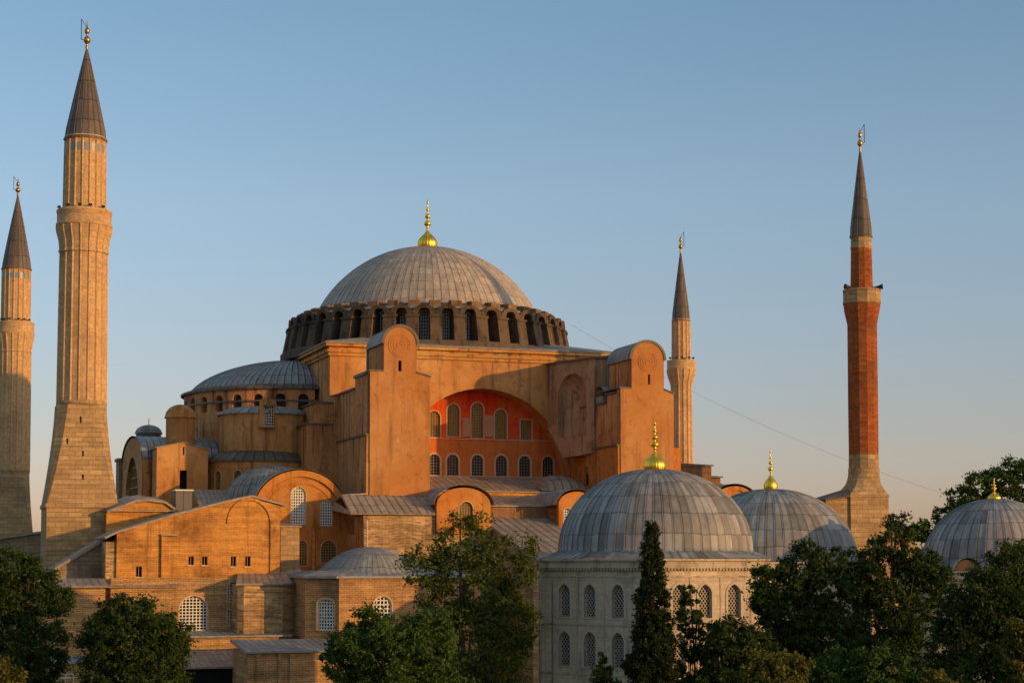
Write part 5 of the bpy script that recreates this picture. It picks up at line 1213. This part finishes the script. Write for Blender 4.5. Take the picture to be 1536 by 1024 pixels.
tree('broadleaf_tree', 'mid green bushy tree in front of the brick baptistery', 'tree', 118, 580, [(580, 980, 84, 52), (640, 950, 46, 42), (535, 965, 44, 38), (560, 925, 24, 18), (515, 990, 34, 40), (600, 1050, 110, 60), (655, 1000, 38, 50)], 56000, .13, 'leaf_mid', 3, .4, .7)
tree('airy_tree', 'tall loose olive green tree beside the left wall of the largest tomb', 'tree', 140, 705, [(705, 880, 70, 66), (700, 815, 44, 46), (640, 835, 38, 22), (645, 860, 40, 26), (750, 840, 40, 40), (785, 815, 18, 16), (765, 920, 40, 60), (690, 960, 56, 70), (745, 990, 56, 60), (660, 915, 42, 40), (715, 782, 20, 22), (690, 778, 8, 10), (790, 890, 20, 26), (625, 870, 20, 16), (610, 840, 12, 12), (800, 830, 14, 12), (780, 950, 30, 50), (780, 860, 30, 26), (660, 810, 20, 20), (715, 1060, 80, 60)], 33000, .145, 'leaf_olive', 4, .35, .95, dens=42)
tree('cypress_tree', 'tall narrow dark cypress in front of the tomb corner', 'cypress', 116, 978, [(977, 800, 10, 18), (977, 825, 15, 34), (977, 862, 21, 42), (979, 912, 28, 50), (981, 965, 34, 54), (982, 1010, 38, 50), (955, 1000, 20, 30), (982, 1060, 40, 50)], 44000, .12, 'leaf_cypress', 5, .25, .40, dens=60, spiky=.5)
tree('slender_tree', 'thin feathery young tree just right of the cypress', 'tree', 118, 1036, [(1036, 895, 12, 26), (1036, 930, 18, 28), (1038, 965, 20, 30), (1040, 1000, 24, 34), (1040, 1050, 26, 40), (1026, 900, 8, 10), (1050, 930, 8, 12)], 6500, .14, 'leaf_dark', 6, .15, .42, dens=45)
tree('small_sapling', 'spindly sapling in front of the lower left wall of the largest tomb', 'sapling', 118, 904, [(904, 990, 8, 14), (903, 1010, 16, 14), (896, 1022, 16, 18), (914, 1025, 14, 20), (905, 1055, 20, 24)], 2600, .15, 'leaf_olive', 7, .08, .35, dens=30)
tree('leafy_tree', 'dark round topped tree between the slender tree and the big right tree', 'tree', 116, 1100, [(1100, 955, 40, 32), (1085, 990, 36, 40), (1128, 985, 36, 44), (1075, 945, 16, 16), (1100, 1050, 70, 60)], 32000, .13, 'leaf_dark', 8, .3, .7)
tree('broadleaf_tree', 'big dark tree hiding the foot of the middle tomb', 'tree', 119, 1205, [(1205, 860, 44, 40), (1215, 825, 26, 28), (1170, 880, 42, 34), (1150, 900, 30, 30), (1190, 930, 60, 50), (1240, 880, 40, 44), (1255, 840, 22, 20), (1230, 960, 66, 60), (1145, 860, 14, 14), (1130, 905, 12, 14), (1200, 1040, 90, 60)], 56000, .13, 'leaf_dark', 9, .4, .65, dens=60)
tree('airy_tree', 'dark open crowned tree in front of the red brick minaret foot', 'tree', 123, 1320, [(1320, 860, 50, 42), (1335, 810, 26, 28), (1345, 780, 20, 14), (1375, 800, 18, 14), (1400, 860, 30, 40), (1300, 815, 22, 22), (1370, 840, 34, 30), (1290, 880, 40, 40), (1330, 930, 66, 60), (1385, 890, 36, 44), (1270, 840, 16, 16), (1330, 1000, 80, 60), (1330, 1060, 90, 50), (1360, 800, 12, 14)], 54000, .13, 'leaf_dark', 10, .4, .65, dens=60)
tree('leafy_tree', 'dense dark tree at the right edge below the right tomb dome', 'tree', 113, 1480, [(1480, 900, 66, 50), (1520, 860, 46, 44), (1500, 940, 80, 60), (1440, 930, 44, 46), (1430, 970, 44, 50), (1560, 900, 60, 70), (1470, 1030, 110, 60), (1510, 835, 20, 18), (1535, 825, 18, 14)], 70000, .125, 'leaf_dark', 11, .45, .8)
tree('background_tree', 'tree crown rising against the sky behind the right tomb dome', 'tree', 240, 1470, [(1470, 730, 34, 22), (1455, 755, 40, 26), (1430, 775, 30, 20), (1400, 785, 26, 16), (1510, 720, 30, 26), (1525, 702, 26, 16), (1540, 740, 44, 40), (1480, 780, 60, 36), (1380, 800, 22, 16), (1400, 815, 34, 24), (1440, 830, 50, 40), (1350, 815, 20, 16), (1490, 712, 12, 10)], 34000, .22, 'leaf_mid', 12, .4, 1.0, dens=60)
tree('olive_bush', 'rounded yellow green bush at the bottom right of the cypress', 'bush', 100, 1150, [(1150, 1005, 44, 30), (1185, 1005, 36, 26), (1120, 1020, 36, 24), (1150, 1050, 70, 40)], 24000, .12, 'leaf_yellow', 13, .2, .55, 'garden bushes')
tree('olive_bush', 'small yellow green bush at the right picture edge', 'bush', 108, 1530, [(1530, 960, 24, 28), (1522, 945, 16, 16), (1540, 1000, 34, 34)], 9000, .13, 'leaf_yellow', 14, .2, .55, 'garden bushes')
tree('olive_bush', 'low yellow green bush at the bottom beneath the brick minaret', 'bush', 104, 1405, [(1405, 1022, 24, 16), (1392, 1018, 14, 12), (1410, 1050, 40, 24)], 8000, .12, 'leaf_yellow', 15, .2, .5, 'garden bushes')
tree('olive_bush', 'yellow green bush in the bottom left corner', 'bush', 104, 12, [(12, 1012, 26, 22), (0, 995, 22, 16), (10, 1050, 50, 30)], 9000, .12, 'leaf_yellow', 16, .2, .5, 'garden bushes')
tree('leafy_tree', 'short dark tree under the big right trees at the bottom edge', 'tree', 112, 1270, [(1260, 1010, 60, 40), (1320, 1010, 60, 44), (1290, 1060, 90, 50)], 22000, .14, 'leaf_mid', 17, .3, .6)
